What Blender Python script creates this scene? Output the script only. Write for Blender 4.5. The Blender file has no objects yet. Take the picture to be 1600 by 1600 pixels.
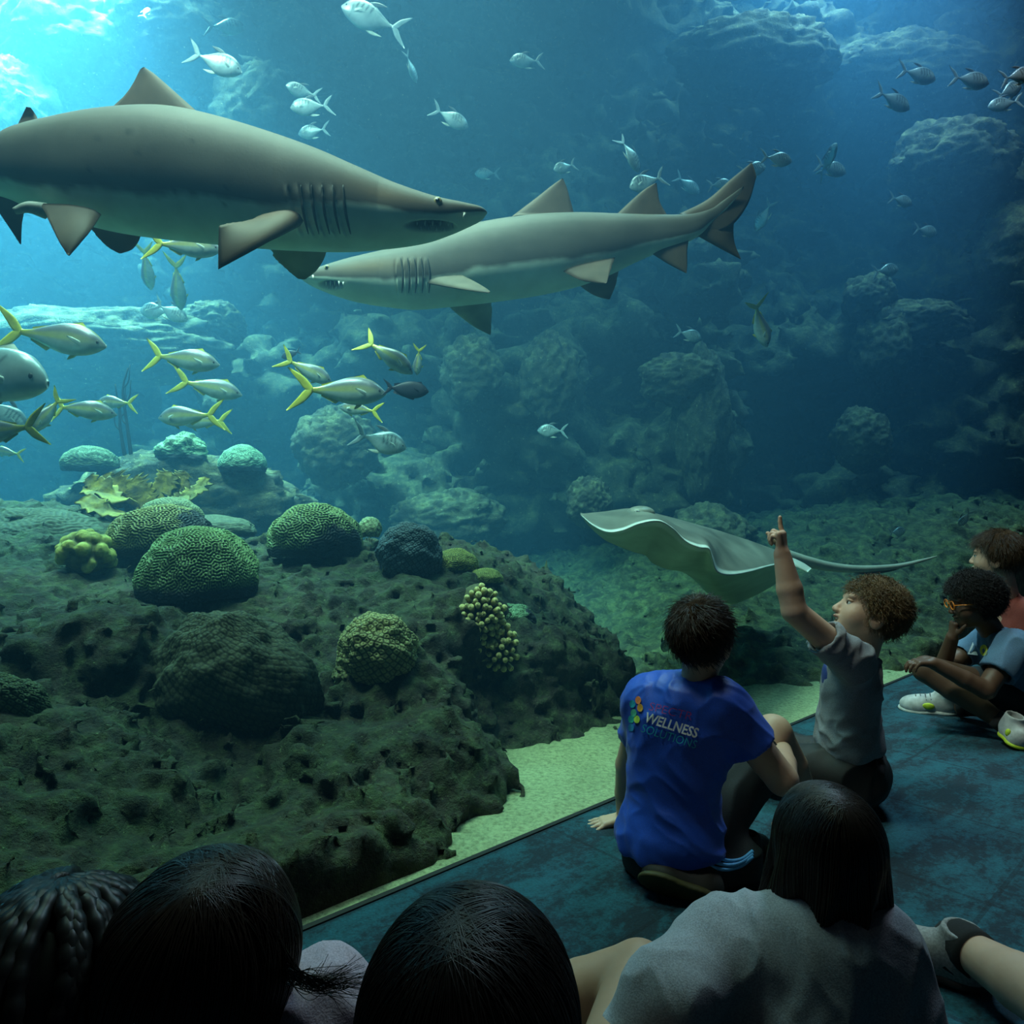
import bpy, math, random
import numpy as np
from mathutils import Vector, Matrix
from mathutils.bvhtree import BVHTree

random.seed(7)
scene = bpy.context.scene
COL = scene.collection

# ---------------------------------------------------------------- camera
F, CAM_H = 1100.0, 0.95            # focal length in pixels of the 1600 px frame, eye height (m)
cam_data = bpy.data.cameras.new('camera')
cam_data.sensor_width = 36.0
cam_data.lens = 36.0 * F / 1600.0
cam_data.clip_start, cam_data.clip_end = 0.02, 100.0
cam = bpy.data.objects.new('camera', cam_data)
cam.location = (0, 0, CAM_H)
cam.rotation_euler = (math.pi / 2, 0, 0)
COL.objects.link(cam)
scene.camera = cam

# ---------------------------------------------------------------- world, lights, exposure
world = bpy.data.worlds.new('dark_hall')
scene.world = world
world.use_nodes = True
world.node_tree.nodes['Background'].inputs['Color'].default_value = (0.30, 0.55, 0.75, 1)
world.node_tree.nodes['Background'].inputs['Strength'].default_value = 0.012
vs = scene.view_settings
vs.view_transform, vs.look, vs.gamma, vs.use_curve_mapping = 'Standard', 'None', 1.0, False
vs.exposure = -0.15
scene.cycles.max_bounces = 4
scene.cycles.diffuse_bounces = 2
scene.cycles.glossy_bounces = 2
scene.cycles.transparent_max_bounces = 16
scene.cycles.volume_bounces = 0
scene.cycles.use_denoising = True
scene.cycles.use_light_tree = False
scene.cycles.sample_clamp_indirect = 4.0


def area_light(name, loc, target, size, power, color, size_y=None, spread=180):
    d = bpy.data.lights.new(name, 'AREA')
    d.energy, d.color, d.size = power, color, size
    d.spread = math.radians(spread)
    if size_y:
        d.shape, d.size_y = 'RECTANGLE', size_y
    o = bpy.data.objects.new(name, d)
    COL.objects.link(o)
    o.location = loc
    o.rotation_euler = (Vector(target) - Vector(loc)).to_track_quat('-Z', 'Y').to_euler()
    return o


# daylight well over the far left end of the tank, the overhead lamp rows, and an added fill light
area_light('skylight_well', (-4.9, 6.4, 7.8), (-5.0, 6.6, 0), 2.2, 2900, (0.92, 1.0, 0.95), spread=80)
area_light('tank_lamp_row_middle', (-1.3, 3.9, 7.4), (-1.2, 3.7, 0), 3.6, 200, (1.0, 0.95, 0.78), size_y=1.8, spread=56)
area_light('added_flank_fill', (-2.4, 1.7, 6.4), (-0.5, 5.0, 1.0), 2.8, 215, (1.0, 0.90, 0.78), size_y=0.6, spread=60)  # unseen lamp, added to brighten the shark flanks and the reef front
area_light('tank_lamp_row_right', (3.3, 6.5, 8.1), (3.4, 6.5, 0), 4.2, 480, (0.70, 0.84, 1.0), size_y=1.6, spread=120)

# ---------------------------------------------------------------- helpers


def P(px, py, Y):
    """A point seen at pixel (px, py) of the 1600 px photograph, at depth Y (m)."""
    return np.array([(px - 800.0) * Y / F, Y, CAM_H - (py - 800.0) * Y / F])


def link(o, parent=None):
    COL.objects.link(o)
    if parent is not None:
        o.parent = parent
    return o


def thing(name, label, cat, loc=(0, 0, 0), group=None):
    o = bpy.data.objects.new(name, None)
    o.empty_display_size = 0.05
    o.location = loc
    COL.objects.link(o)
    return tag(o, label, cat, group)


def tag(o, label=None, cat=None, group=None, kind=None):
    for k, v in (('label', label), ('category', cat), ('group', group), ('kind', kind)):
        if v:
            o[k] = v
    return o


def mesh_obj(name, v, f, mat=None, parent=None, smooth=True, col=None, world=True, cname='tint'):
    """One mesh object. v are world coordinates when world is set (the parent's location is taken off)."""
    v = np.asarray(v, dtype=np.float64)
    if parent is not None and world:
        pp, off = parent, np.zeros(3)
        while pp is not None:
            off += np.array(pp.location)
            pp = pp.parent
        v = v - off
    me = bpy.data.meshes.new(name)
    if isinstance(f, np.ndarray):
        nf, k = f.shape
        me.vertices.add(len(v))
        me.vertices.foreach_set('co', np.ascontiguousarray(v, np.float32).ravel())
        me.loops.add(nf * k)
        me.loops.foreach_set('vertex_index', np.ascontiguousarray(f, np.int32).ravel())
        me.polygons.add(nf)
        me.polygons.foreach_set('loop_start', np.arange(0, nf * k, k, dtype=np.int32))
        me.update(calc_edges=True)
    else:
        me.from_pydata(v.tolist(), [], f)
    if smooth:
        me.polygons.foreach_set('use_smooth', np.ones(len(me.polygons), dtype=bool))
    if col is not None:
        c = np.asarray(col, dtype=np.float32)
        if c.ndim == 1:
            a = me.attributes.new(cname, 'FLOAT', 'POINT')
            a.data.foreach_set('value', c)
        else:
            a = me.attributes.new(cname, 'FLOAT_COLOR', 'POINT')
            if c.shape[1] == 3:
                c = np.concatenate([c, np.ones((len(c), 1), np.float32)], 1)
            a.data.foreach_set('color', np.ascontiguousarray(c).ravel())
    if mat:
        me.materials.append(mat)
    me.update()
    return link(bpy.data.objects.new(name, me), parent)


def merge(parts):
    V, Fc, n = [], [], 0
    for v, f in parts:
        v = np.asarray(v)
        V.append(v)
        Fc += [[i + n for i in q] for q in (f.tolist() if isinstance(f, np.ndarray) else f)]
        n += len(v)
    return np.concatenate(V), Fc


def nrm(v):
    v = np.asarray(v, float)
    return v / (np.linalg.norm(v) + 1e-12)


def spline(pts, n):
    """Catmull-Rom through pts (k x d), n samples, evenly spaced by index."""
    p = np.asarray(pts, float)
    if len(p) == 2:
        t = np.linspace(0, 1, n)[:, None]
        return p[0] * (1 - t) + p[1] * t
    e = np.concatenate([[2 * p[0] - p[1]], p, [2 * p[-1] - p[-2]]])
    t = np.linspace(0, len(p) - 1 - 1e-9, n)
    i = t.astype(int)
    u = (t - i)[:, None]
    a, b, c, d = e[i], e[i + 1], e[i + 2], e[i + 3]
    return 0.5 * (2 * b + (c - a) * u + (2 * a - 5 * b + 4 * c - d) * u ** 2 + (3 * b - a - 3 * c + d) * u ** 3)


# --- noise
_rng = np.random.RandomState(11)
_perm = np.tile(_rng.permutation(256), 4)
_grad = _rng.normal(size=(256, 3))
_grad /= np.linalg.norm(_grad, axis=1)[:, None]


_grad = (_grad * 1.6).astype(np.float32)


def perlin(p):
    p = np.asarray(p)
    shp = p.shape[:-1]
    p = p.reshape(-1, 3)
    out = np.empty(len(p), np.float32)
    for c in range(0, len(p), 32768):
        q = p[c:c + 32768]
        fl_ = np.floor(q)
        i = fl_.astype(np.int32)
        f = (q - fl_).astype(np.float32).T
        i &= 255
        u = f * f * f * (f * (f * 6 - 15) + 10)
        acc = 0
        for dx in (0, 1):
            wx, hx, fx = (u[0] if dx else 1 - u[0]), _perm[i[:, 0] + dx], f[0] - dx
            for dy in (0, 1):
                wxy, hy, fy = wx * (u[1] if dy else 1 - u[1]), _perm[hx + ((i[:, 1] + dy) & 255)], f[1] - dy
                for dz in (0, 1):
                    g = _grad[_perm[hy + ((i[:, 2] + dz) & 255)]]
                    acc = acc + wxy * (u[2] if dz else 1 - u[2]) * (g[:, 0] * fx + g[:, 1] * fy + g[:, 2] * (f[2] - dz))
        out[c:c + 32768] = acc
    return out.reshape(shp)


def fbm(p, octaves=4, gain=0.5, ridged=False):
    s, a, q = 0, 1.0, np.asarray(p, float)
    for _ in range(octaves):
        n = perlin(q)
        s = s + a * ((0.5 - np.abs(n)) * 2 if ridged else n)
        q = q * 2.03 + 17.3
        a *= gain
    return s


def frame(fwd, up):
    """Right-handed axes with x = fwd, z ~ up (rows)."""
    x = nrm(fwd)
    y = nrm(np.cross(up, x))
    return np.stack([x, y, np.cross(x, y)])


# --- signed distance field with smooth unions, turned into one continuous mesh (surface nets)
class Field:
    def __init__(s, lo, hi, h):
        s.lo, s.h = np.asarray(lo, float), h
        s.n = np.ceil((np.asarray(hi, float) - s.lo) / h).astype(int) + 1
        s.f = np.full(s.n, 0.5, np.float32)

    def _box(s, lo, hi):
        a = np.clip(np.floor((np.asarray(lo) - s.lo) / s.h).astype(int), 0, s.n)
        b = np.clip(np.ceil((np.asarray(hi) - s.lo) / s.h).astype(int) + 1, 0, s.n)
        if (b <= a).any():
            return None, None
        sl = tuple(slice(i, j) for i, j in zip(a, b))
        p = np.empty(tuple(b - a) + (3,), np.float32)
        for k in range(3):
            p[..., k] = (s.lo[k] + s.h * np.arange(a[k], b[k])).reshape([-1 if j == k else 1 for j in range(3)])
        return sl, p

    def _put(s, sl, d, k, sub=False):
        if sub:
            s.f[sl] = np.maximum(s.f[sl], -d)
            return
        o = s.f[sl]
        if k > 0:
            hh = np.maximum(k - np.abs(o - d), 0) / k
            s.f[sl] = np.minimum(o, d) - hh * hh * k * 0.25
        else:
            s.f[sl] = np.minimum(o, d)

    def cone(s, a, b, ra, rb=None, k=0.02, cuts=(), flat=None, sub=False):
        """Tapered capsule; flat = (axis, factor) squashes it along an axis; cuts = [(point, normal)] drops what lies beyond."""
        a, b = np.asarray(a, float), np.asarray(b, float)
        rb = ra if rb is None else rb
        m = max(ra, rb) * (1.0 if flat is None else max(1.0, 1 / min(1, flat[1]))) + k + 3 * s.h
        sl, p = s._box(np.minimum(a, b) - m, np.maximum(a, b) + m)
        if sl is None:
            return s
        q = p - a.astype(np.float32)
        ab = (b - a).astype(np.float32)
        if flat is not None:
            ax, fac = nrm(flat[0]).astype(np.float32), flat[1]
            q = q + ((1 / fac - 1) * (q @ ax))[..., None] * ax
            ab = ab + (1 / fac - 1) * (ab @ ax) * ax
        t = np.clip((q @ ab) / (ab @ ab + 1e-12), 0, 1)
        q = q - t[..., None] * ab
        d = np.sqrt(np.einsum('...i,...i->...', q, q)) - (np.float32(ra) + np.float32(rb - ra) * t)
        if flat is not None:
            d = d * min(1.0, flat[1] ** 0.5)
        for c, n in cuts:
            d = np.maximum(d, (p - np.asarray(c, np.float32)) @ nrm(n).astype(np.float32))
        s._put(sl, d, k, sub)
        return s

    def chain(s, pts, rad, k=0.02, **kw):
        for i in range(len(pts) - 1):
            s.cone(pts[i], pts[i + 1], rad[i], rad[i + 1], k, **kw)
        return s

    def ell(s, c, r, k=0.02, axes=None, sub=False, cuts=()):
        c, r = np.asarray(c, float), np.asarray(r, float) * np.ones(3)
        m = r.max() + k + 3 * s.h
        sl, p = s._box(c - m, c + m)
        if sl is None:
            return s
        q = p - c.astype(np.float32)
        if axes is not None:
            q = q @ np.asarray(axes, np.float32).T
        q = q / r.astype(np.float32)
        l = np.sqrt(np.einsum('...i,...i->...', q, q))
        q = q / r.astype(np.float32)
        l2 = np.sqrt(np.einsum('...i,...i->...', q, q))
        d = l * (l - 1) / (l2 + 1e-9)
        for cc, n in cuts:
            d = np.maximum(d, (p - np.asarray(cc)) @ nrm(n))
        s._put(sl, d.astype(np.float32), k, sub)
        return s

    def grid(s):
        return s._box(s.lo - 1, s.lo + s.h * s.n + 1)[1]

    def above(s, z=0.004):
        """Cut the field off at floor level."""
        s.f[:] = np.maximum(s.f, (z - (s.lo[2] + s.h * np.arange(s.n[2])))[None, None, :])
        return s

    def rough(s, fn, band):
        """Add fn(points) to the field within a band around the surface."""
        m = np.abs(s.f) < band
        idx = np.argwhere(m)
        s.f[m] += fn(s.lo + s.h * idx).astype(np.float32)
        return s

    def mesh(s, relax=1):
        f = s.f
        f[0], f[-1], f[:, 0], f[:, -1], f[:, :, 0], f[:, :, -1] = 1, 1, 1, 1, 1, 1
        ins = f < 0
        n = s.n
        cnt = np.zeros(n - 1, np.int8)
        for dx in (0, 1):
            for dy in (0, 1):
                for dz in (0, 1):
                    cnt += ins[dx:n[0] - 1 + dx, dy:n[1] - 1 + dy, dz:n[2] - 1 + dz]
        act = (cnt > 0) & (cnt < 8)
        c = np.argwhere(act)
        idx = np.full(n - 1, -1, np.int64)
        idx[act] = np.arange(len(c))
        corner = np.array([[dx, dy, dz] for dx in (0, 1) for dy in (0, 1) for dz in (0, 1)])
        vals = np.stack([f[c[:, 0] + o[0], c[:, 1] + o[1], c[:, 2] + o[2]] for o in corner], 1)
        acc, num = np.zeros((len(c), 3)), np.zeros(len(c))
        for i in range(8):
            for j in range(i + 1, 8):
                if np.abs(corner[i] - corner[j]).sum() != 1:
                    continue
                x = (vals[:, i] < 0) != (vals[:, j] < 0)
                t = vals[x, i] / (vals[x, i] - vals[x, j] + 1e-12)
                acc[x] += corner[i] + t[:, None] * (corner[j] - corner[i])
                num[x] += 1
        v = s.lo + s.h * (c + acc / num[:, None])
        quads = []
        for ax in range(3):
            u, w = (ax + 1) % 3, (ax + 2) % 3
            sl0, sl1 = [slice(None)] * 3, [slice(None)] * 3
            sl0[ax], sl1[ax] = slice(0, -1), slice(1, None)
            A, B = ins[tuple(sl0)], ins[tuple(sl1)]
            for flip, m in ((False, A & ~B), (True, ~A & B)):
                e = np.argwhere(m)
                e = e[(e[:, u] > 0) & (e[:, w] > 0) & (e[:, u] < n[u] - 1) & (e[:, w] < n[w] - 1)]
                du, dw = np.zeros(3, int), np.zeros(3, int)
                du[u], dw[w] = 1, 1
                q = [e - du - dw, e - dw, e, e - du]
                q = np.stack([idx[x[:, 0], x[:, 1], x[:, 2]] for x in q], 1)
                quads.append(q[:, ::-1] if flip else q)
        q = np.concatenate(quads)
        for _ in range(relax):
            v = laplace(v, q, 0.5)
        return v, q


def laplace(v, q, w):
    acc, num = np.zeros_like(v), np.zeros(len(v))
    for a, b in ((0, 1), (1, 2), (2, 3), (3, 0)):
        for k in range(3):
            acc[:, k] += np.bincount(q[:, a], v[q[:, b], k], len(v)) + np.bincount(q[:, b], v[q[:, a], k], len(v))
        num += np.bincount(q[:, a], minlength=len(v)) + np.bincount(q[:, b], minlength=len(v))
    return v * (1 - w) + w * acc / np.maximum(num, 1)[:, None]


def normals(v, q):
    q = np.asarray(q)
    fn = np.cross(v[q[:, 2]] - v[q[:, 0]], v[q[:, -1]] - v[q[:, 1]])
    n = np.zeros_like(v)
    for c in range(q.shape[1]):
        for k in range(3):
            n[:, k] += np.bincount(q[:, c], fn[:, k], len(v))
    return n / (np.linalg.norm(n, axis=1)[:, None] + 1e-12)


def grid_faces(nu, nv, wrap_v=True):
    i, j = np.meshgrid(np.arange(nu - 1), np.arange(nv if wrap_v else nv - 1), indexing='ij')
    j2 = (j + 1) % nv
    return np.stack([i * nv + j, i * nv + j2, (i + 1) * nv + j2, (i + 1) * nv + j], -1).reshape(-1, 4)


def tube(pts, rad, seg=8, caps=True):
    p = np.asarray(pts, float)
    r = np.ones(len(p)) * rad
    t = np.gradient(p, axis=0)
    t /= np.linalg.norm(t, axis=1)[:, None] + 1e-12
    ref = np.array([0, 0, 1.0]) if abs(t[0, 2]) < 0.9 else np.array([1.0, 0, 0])
    V = []
    for k in range(len(p)):
        a = nrm(np.cross(ref, t[k]))
        b = np.cross(t[k], a)
        ref = b
        th = np.linspace(0, 2 * np.pi, seg, endpoint=False)
        V.append(p[k] + r[k] * (np.cos(th)[:, None] * a + np.sin(th)[:, None] * b))
    V = np.concatenate(V)
    f = grid_faces(len(p), seg).tolist()
    if caps:
        f += [list(range(seg))[::-1], list(range(len(p) * seg - seg, len(p) * seg))]
    return V, f


def fin_mesh(lead, trail, thick, n_span=14, n_chord=9, jag=0.0):
    """A fin between its leading and trailing edge (both root to tip), lens shaped, thickest near the root."""
    A, B = spline(lead, n_span), spline(trail, n_span)
    if jag:
        B = B + (A - B) * (np.random.RandomState(3).rand(n_span, 1) * jag)
    u = np.linspace(0, 1, n_chord)
    nn = nrm(np.cross(B[0] - A[0] + 1e-9, A[-1] - A[0]))
    V = []
    for s in range(n_span):
        ch = B[s] - A[s]
        if s < n_span - 1:
            sp = (A[s + 1] + B[s + 1]) - (A[s] + B[s])
            c = np.cross(ch, sp)
            if np.linalg.norm(c) > 1e-9:
                nn = nrm(0.5 * nn + 0.5 * nrm(c))
        t = thick * (1 - 0.85 * s / (n_span - 1)) * (0.06 + 1.0 * (np.sin(np.pi * u ** 0.6)))
        mid = A[s] + u[:, None] * ch
        V.append(np.concatenate([mid + t[:, None] * nn, (mid - t[:, None] * nn)[::-1]]))
    V = np.concatenate(V)
    m = 2 * n_chord
    f = grid_faces(n_span, m).tolist()
    f += [[k, k + 1, m - 2 - k, m - 1 - k] for k in range(n_chord - 1)]
    o = (n_span - 1) * m
    f += [[o + k, o + m - 1 - k, o + m - 2 - k, o + k + 1] for k in range(n_chord - 1)]
    return V, f


def ball(c, r, axes=None, nu=10, nv=14):
    th = np.linspace(0, np.pi, nu)
    ph = np.linspace(0, 2 * np.pi, nv, endpoint=False)
    v = np.stack([np.outer(np.sin(th), np.cos(ph)), np.outer(np.sin(th), np.sin(ph)), np.outer(np.cos(th), np.ones(nv))], -1).reshape(-1, 3)
    v = v * (np.asarray(r) * np.ones(3))
    if axes is not None:
        v = v @ np.asarray(axes)
    return v + np.asarray(c), grid_faces(nu, nv)[:, ::-1]


# --- materials
class N:
    """Tiny node-tree writer."""

    def __init__(s, name):
        s.m = bpy.data.materials.new(name)
        s.m.use_nodes = True
        s.t = s.m.node_tree
        s.t.nodes.clear()
        s.out = s.t.nodes.new('ShaderNodeOutputMaterial')

    def n(s, kind, _in=None, **props):
        x = s.t.nodes.new('ShaderNode' + kind)
        for k, v in props.items():
            setattr(x, k, v)
        for k, v in (_in or {}).items():
            if hasattr(v, 'is_linked') or hasattr(v, 'links'):
                s.t.links.new(v, x.inputs[k])
            else:
                x.inputs[k].default_value = v
        return x

    def ramp(s, fac, stops, interp='LINEAR'):
        r = s.n('ValToRGB', {0: fac})
        r.color_ramp.interpolation = interp
        e = r.color_ramp.elements
        while len(e) < len(stops):
            e.new(0.5)
        for el, (p, c) in zip(e, stops):
            el.position, el.color = p, (*c, 1) if len(c) == 3 else c
        return r.outputs[0]

    def mix(s, fac, a, b, mode='MIX'):
        x = s.n('Mix', None, data_type='RGBA', blend_type=mode)
        for key, v in ((0, fac), (6, a), (7, b)):
            if hasattr(v, 'links'):
                s.t.links.new(v, x.inputs[key])
            else:
                x.inputs[key].default_value = v if key == 0 else ((*v, 1) if len(v) == 3 else v)
        return x.outputs[2]

    def math(s, op, a, b=0.0, clamp=False):
        return s.n('Math', {0: a, 1: b}, operation=op, use_clamp=clamp).outputs[0]

    def coord(s, kind='Object', scale=1.0):
        c = s.n('TexCoord').outputs[kind]
        if scale == 1.0:
            return c
        return s.n('Mapping', {'Vector': c, 'Scale': (scale,) * 3 if not hasattr(scale, '__len__') else scale}).outputs[0]

    def noise(s, vec, scale, detail=4, rough=0.55, dist=0.0):
        return s.n('TexNoise', {'Vector': vec, 'Scale': scale, 'Detail': detail, 'Roughness': rough, 'Distortion': dist}).outputs[0]

    def principled(s, color, rough=0.6, bump=None, bump_strength=0.3, bump_dist=0.01, **kw):
        d = {'Base Color': color if hasattr(color, 'links') else (*color, 1), 'Roughness': rough}
        d.update(kw)
        b = s.n('BsdfPrincipled', d)
        if bump is not None:
            bn = s.n('Bump', {'Height': bump, 'Strength': bump_strength, 'Distance': bump_dist})
            s.t.links.new(bn.outputs[0], b.inputs['Normal'])
        s.t.links.new(b.outputs[0], s.out.inputs['Surface'])
        return s.m


def plain(name, color, rough=0.6, var=0.25, scale=30, bump=0.15, dist=0.002, **kw):
    """A colour with a little procedural variation and fine relief."""
    w = N(name)
    c = w.coord()
    n1 = w.noise(c, scale, 3)
    lo = tuple(x * (1 - var) for x in color)
    hi = tuple(min(1, x * (1 + var)) for x in color)
    return w.principled(w.ramp(n1, [(0.3, lo), (0.7, hi)]), rough, w.noise(c, scale * 4, 2), bump, dist, **kw)


def rock_material(name, dark, mid, moss, moss_amount=0.55, scale=1.0, bump=0.9):
    w = N(name)
    c = w.coord('Object')
    n1 = w.noise(c, 2.2 * scale, 8, 0.62, 0.4)
    n2 = w.noise(c, 9 * scale, 6, 0.7)
    n3 = w.noise(c, 0.9 * scale, 5, 0.6)
    base = w.ramp(n1, [(0.30, dark), (0.52, mid), (0.72, tuple(x * 1.5 for x in mid))])
    nz = w.n('SeparateXYZ', {0: w.n('NewGeometry').outputs['Normal']}).outputs[2]
    top = w.math('MULTIPLY', w.math('ADD', nz, 0.45, True), w.ramp(n2, [(0.42, (0, 0, 0)), (0.62, (1, 1, 1))]))
    g = w.mix(w.math('MULTIPLY', top, moss_amount, True), base, moss)
    g = w.mix(w.ramp(n3, [(0.5, (0, 0, 0)), (0.7, (0.5, 0.5, 0.5))]), g, tuple(x * 0.45 for x in moss))
    sp = w.noise(c, 42 * scale, 3, 0.7)
    g = w.mix(0.7, g, w.ramp(w.noise(c, 21 * scale, 5, 0.75), [(0.32, (0.35, 0.35, 0.35)), (0.5, (1, 1, 1)), (0.68, (1.9, 1.85, 1.7))]), 'MULTIPLY')
    g = w.mix(w.ramp(sp, [(0.66, (0, 0, 0)), (0.72, (0.8, 0.8, 0.8))]), g, tuple(min(1, x * 2.4 + 0.03) for x in moss))
    h = w.math('ADD', w.math('MULTIPLY', n2, 0.5), w.math('MULTIPLY', w.noise(c, 27 * scale, 5, 0.75), 0.4))
    return w.principled(g, 0.85, h, bump, 0.05)

# ================================================================ the setting: hall floor, window, water, sand, rock
G0, GD = np.array([-0.512, 1.564]), nrm([2.887, 2.583])     # foot of the tank window, and its direction along the floor
GN = np.array([-GD[1], GD[0]])                              # into the tank


def along(t, s=0.0, z=0.0):
    q = G0 + GD * t + GN * s
    return np.array([q[0], q[1], z])


def prism(poly, z0, z1):
    n = len(poly)
    v = [(x, y, z0) for x, y in poly] + [(x, y, z1) for x, y in poly]
    f = [list(range(n))[::-1], list(range(n, 2 * n))] + [[i, (i + 1) % n, n + (i + 1) % n, n + i] for i in range(n)]
    return np.array(v, float), f


def strip(t0, t1, s0, s1, z0, z1):
    return prism([along(t0, s0)[:2], along(t1, s0)[:2], along(t1, s1)[:2], along(t0, s1)[:2]], z0, z1)


# carpet
w = N('teal_carpet')
c = w.coord('Object')
rot = w.n('Mapping', {'Vector': c, 'Rotation': (0, 0, math.radians(-41.8))}).outputs[0]
stre = w.n('Mapping', {'Vector': rot, 'Scale': (1.0, 2.6, 1.0)}).outputs[0]
big = w.noise(stre, 3.2, 8, 0.72, 0.3)
fine = w.noise(c, 150, 3, 0.6)
mid = w.noise(c, 46, 4, 0.8)
pat = w.math('ADD', big, w.math('MULTIPLY', w.math('SUBTRACT', mid, 0.5), 0.55))
col = w.ramp(pat, [(0.43, (0.003, 0.020, 0.034)), (0.50, (0.005, 0.050, 0.074)), (0.62, (0.008, 0.085, 0.118))])
br = w.n('TexBrick', {'Vector': rot, 'Scale': 1.0, 'Mortar Size': 0.006, 'Brick Width': 0.5, 'Row Height': 0.5,
                      'Color1': (1, 1, 1, 1), 'Color2': (0.78, 0.82, 0.85, 1), 'Mortar': (0.45, 0.5, 0.55, 1)}, offset=0.0)
col = w.mix(1.0, col, br.outputs[0], 'MULTIPLY')
col = w.mix(0.6, col, w.ramp(fine, [(0.3, (0.45, 0.45, 0.45)), (0.7, (1.4, 1.4, 1.4))]), 'MULTIPLY')
M_carpet = w.principled(col, 0.95, fine, 0.6, 0.004)
tag(mesh_obj('floor', *prism([along(-4.2)[:2], along(9.2)[:2], (9.0, 6.0), (9.0, -3.5), (-5.0, -3.5)], -0.12, 0.0), M_carpet, smooth=False),
    'dark teal carpet with mottled worn pattern in front of the tank', kind='structure')

# black rubber seal along the foot of the window
tag(mesh_obj('trim_1', *strip(-4.2, 9.2, -0.004, 0.012, -0.02, 0.004), plain('black_seal', (0.006, 0.007, 0.007), 0.7), smooth=False),
    'thin black seal where the window meets the carpet', kind='structure')

# acrylic window
w = N('clear_acrylic')
tr = w.n('BsdfTransparent', {'Color': (0.955, 0.985, 0.98, 1)})
w.t.links.new(tr.outputs[0], w.out.inputs['Surface'])
tag(mesh_obj('window_1', *strip(-4.2, 9.2, 0.014, 0.044, -0.02, 8.2), w.m, smooth=False),
    'tall clear acrylic viewing window of the aquarium tank', kind='structure')

# water with haze
w = N('hazy_water')
ab = w.n('VolumeAbsorption', {'Color': (0.15, 0.70, 0.80, 1), 'Density': 0.235})
sc = w.n('VolumeScatter', {'Color': (0.20, 0.54, 1.0, 1), 'Density': 0.074, 'Anisotropy': 0.25})
ad = w.n('AddShader')
w.t.links.new(ab.outputs[0], ad.inputs[0])
w.t.links.new(sc.outputs[0], ad.inputs[1])
w.t.links.new(ad.outputs[0], w.out.inputs['Volume'])
M_water = w.m
tag(mesh_obj('water', *prism([along(-4.2, 0.05)[:2], along(9.2, 0.05)[:2], (7.5, 10.8), (-9.2, 10.8), (-9.2, -1.3)], -0.45, 8.2), M_water, smooth=False),
    'hazy blue green water filling the tank', kind='structure')

# sand
w = N('pale_sand')
c = w.coord()
n1, n2 = w.noise(c, 3.0, 6, 0.6), w.noise(c, 60, 4, 0.75)
col = w.mix(0.75, w.ramp(n1, [(0.3, (0.30, 0.33, 0.17)), (0.7, (0.44, 0.48, 0.26))]),
            w.ramp(n2, [(0.3, (0.35, 0.35, 0.3)), (0.5, (1, 1, 1)), (0.7, (1.5, 1.5, 1.4))]), 'MULTIPLY')
M_sand = w.principled(col, 0.95, w.math('ADD', w.math('MULTIPLY', n2, 0.4), n1), 0.9, 0.03)
tt, ss = np.linspace(-4.2, 9.2, 260), 0.04 + 9.5 * np.linspace(0, 1, 150) ** 1.5
T, S = np.meshgrid(tt, ss, indexing='ij')
xy = G0 + GD * T[..., None] + GN * S[..., None]
z = -0.015 + 0.02 * fbm(np.concatenate([xy * 1.7, 0 * T[..., None]], -1), 4) * np.clip(S * 4, 0, 1)
v = np.concatenate([xy, z[..., None]], -1).reshape(-1, 3)
tag(mesh_obj('floor_sand', v, grid_faces(260, 150, False)[:, ::-1], M_sand), 'pale green lit sand on the tank floor', kind='structure')


def tps(pts):
    """Thin plate height surface through (x, y, z) points."""
    p = np.asarray(pts, float)
    k = len(p)
    K = lambda d2: 0.5 * d2 * np.log(d2 + 1e-9)
    d2 = ((p[:, None, :2] - p[None, :, :2]) ** 2).sum(-1)
    A = np.zeros((k + 3, k + 3))
    A[:k, :k] = K(d2) + 0.004 * np.eye(k)
    A[:k, k:] = np.c_[np.ones(k), p[:, :2]]
    A[k:, :k] = A[:k, k:].T
    s = np.linalg.solve(A, np.r_[p[:, 2], 0, 0, 0])

    def h(x, y):
        o = s[k] + s[k + 1] * x + s[k + 2] * y
        for i in range(k):
            o = o + s[i] * K((x - p[i, 0]) ** 2 + (y - p[i, 1]) ** 2)
        return o
    return h


def rocky(a1, a2, a3, f1=2.3, stretch=(1, 1, 1)):
    st = np.array(stretch)
    return lambda p: (a1 * fbm(p * f1 * st, 3) + a2 * fbm(p * f1 * 2.7 * st + 5, 3, ridged=True) - a2 + a3 * fbm(p * f1 * 8, 3))


M_reef = rock_material('reef_rock', (0.012, 0.0095, 0.0075), (0.045, 0.034, 0.022), (0.078, 0.108, 0.038), 0.75, 1.5, 1.0)
M_far = rock_material('far_rock', (0.018, 0.016, 0.013), (0.055, 0.048, 0.036), (0.24, 0.22, 0.10), 0.7, 0.8, 1.0)
M_slope = rock_material('mossy_slope_rock', (0.016, 0.016, 0.010), (0.05, 0.052, 0.028), (0.17, 0.19, 0.07), 0.8, 1.2, 1.0)

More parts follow.
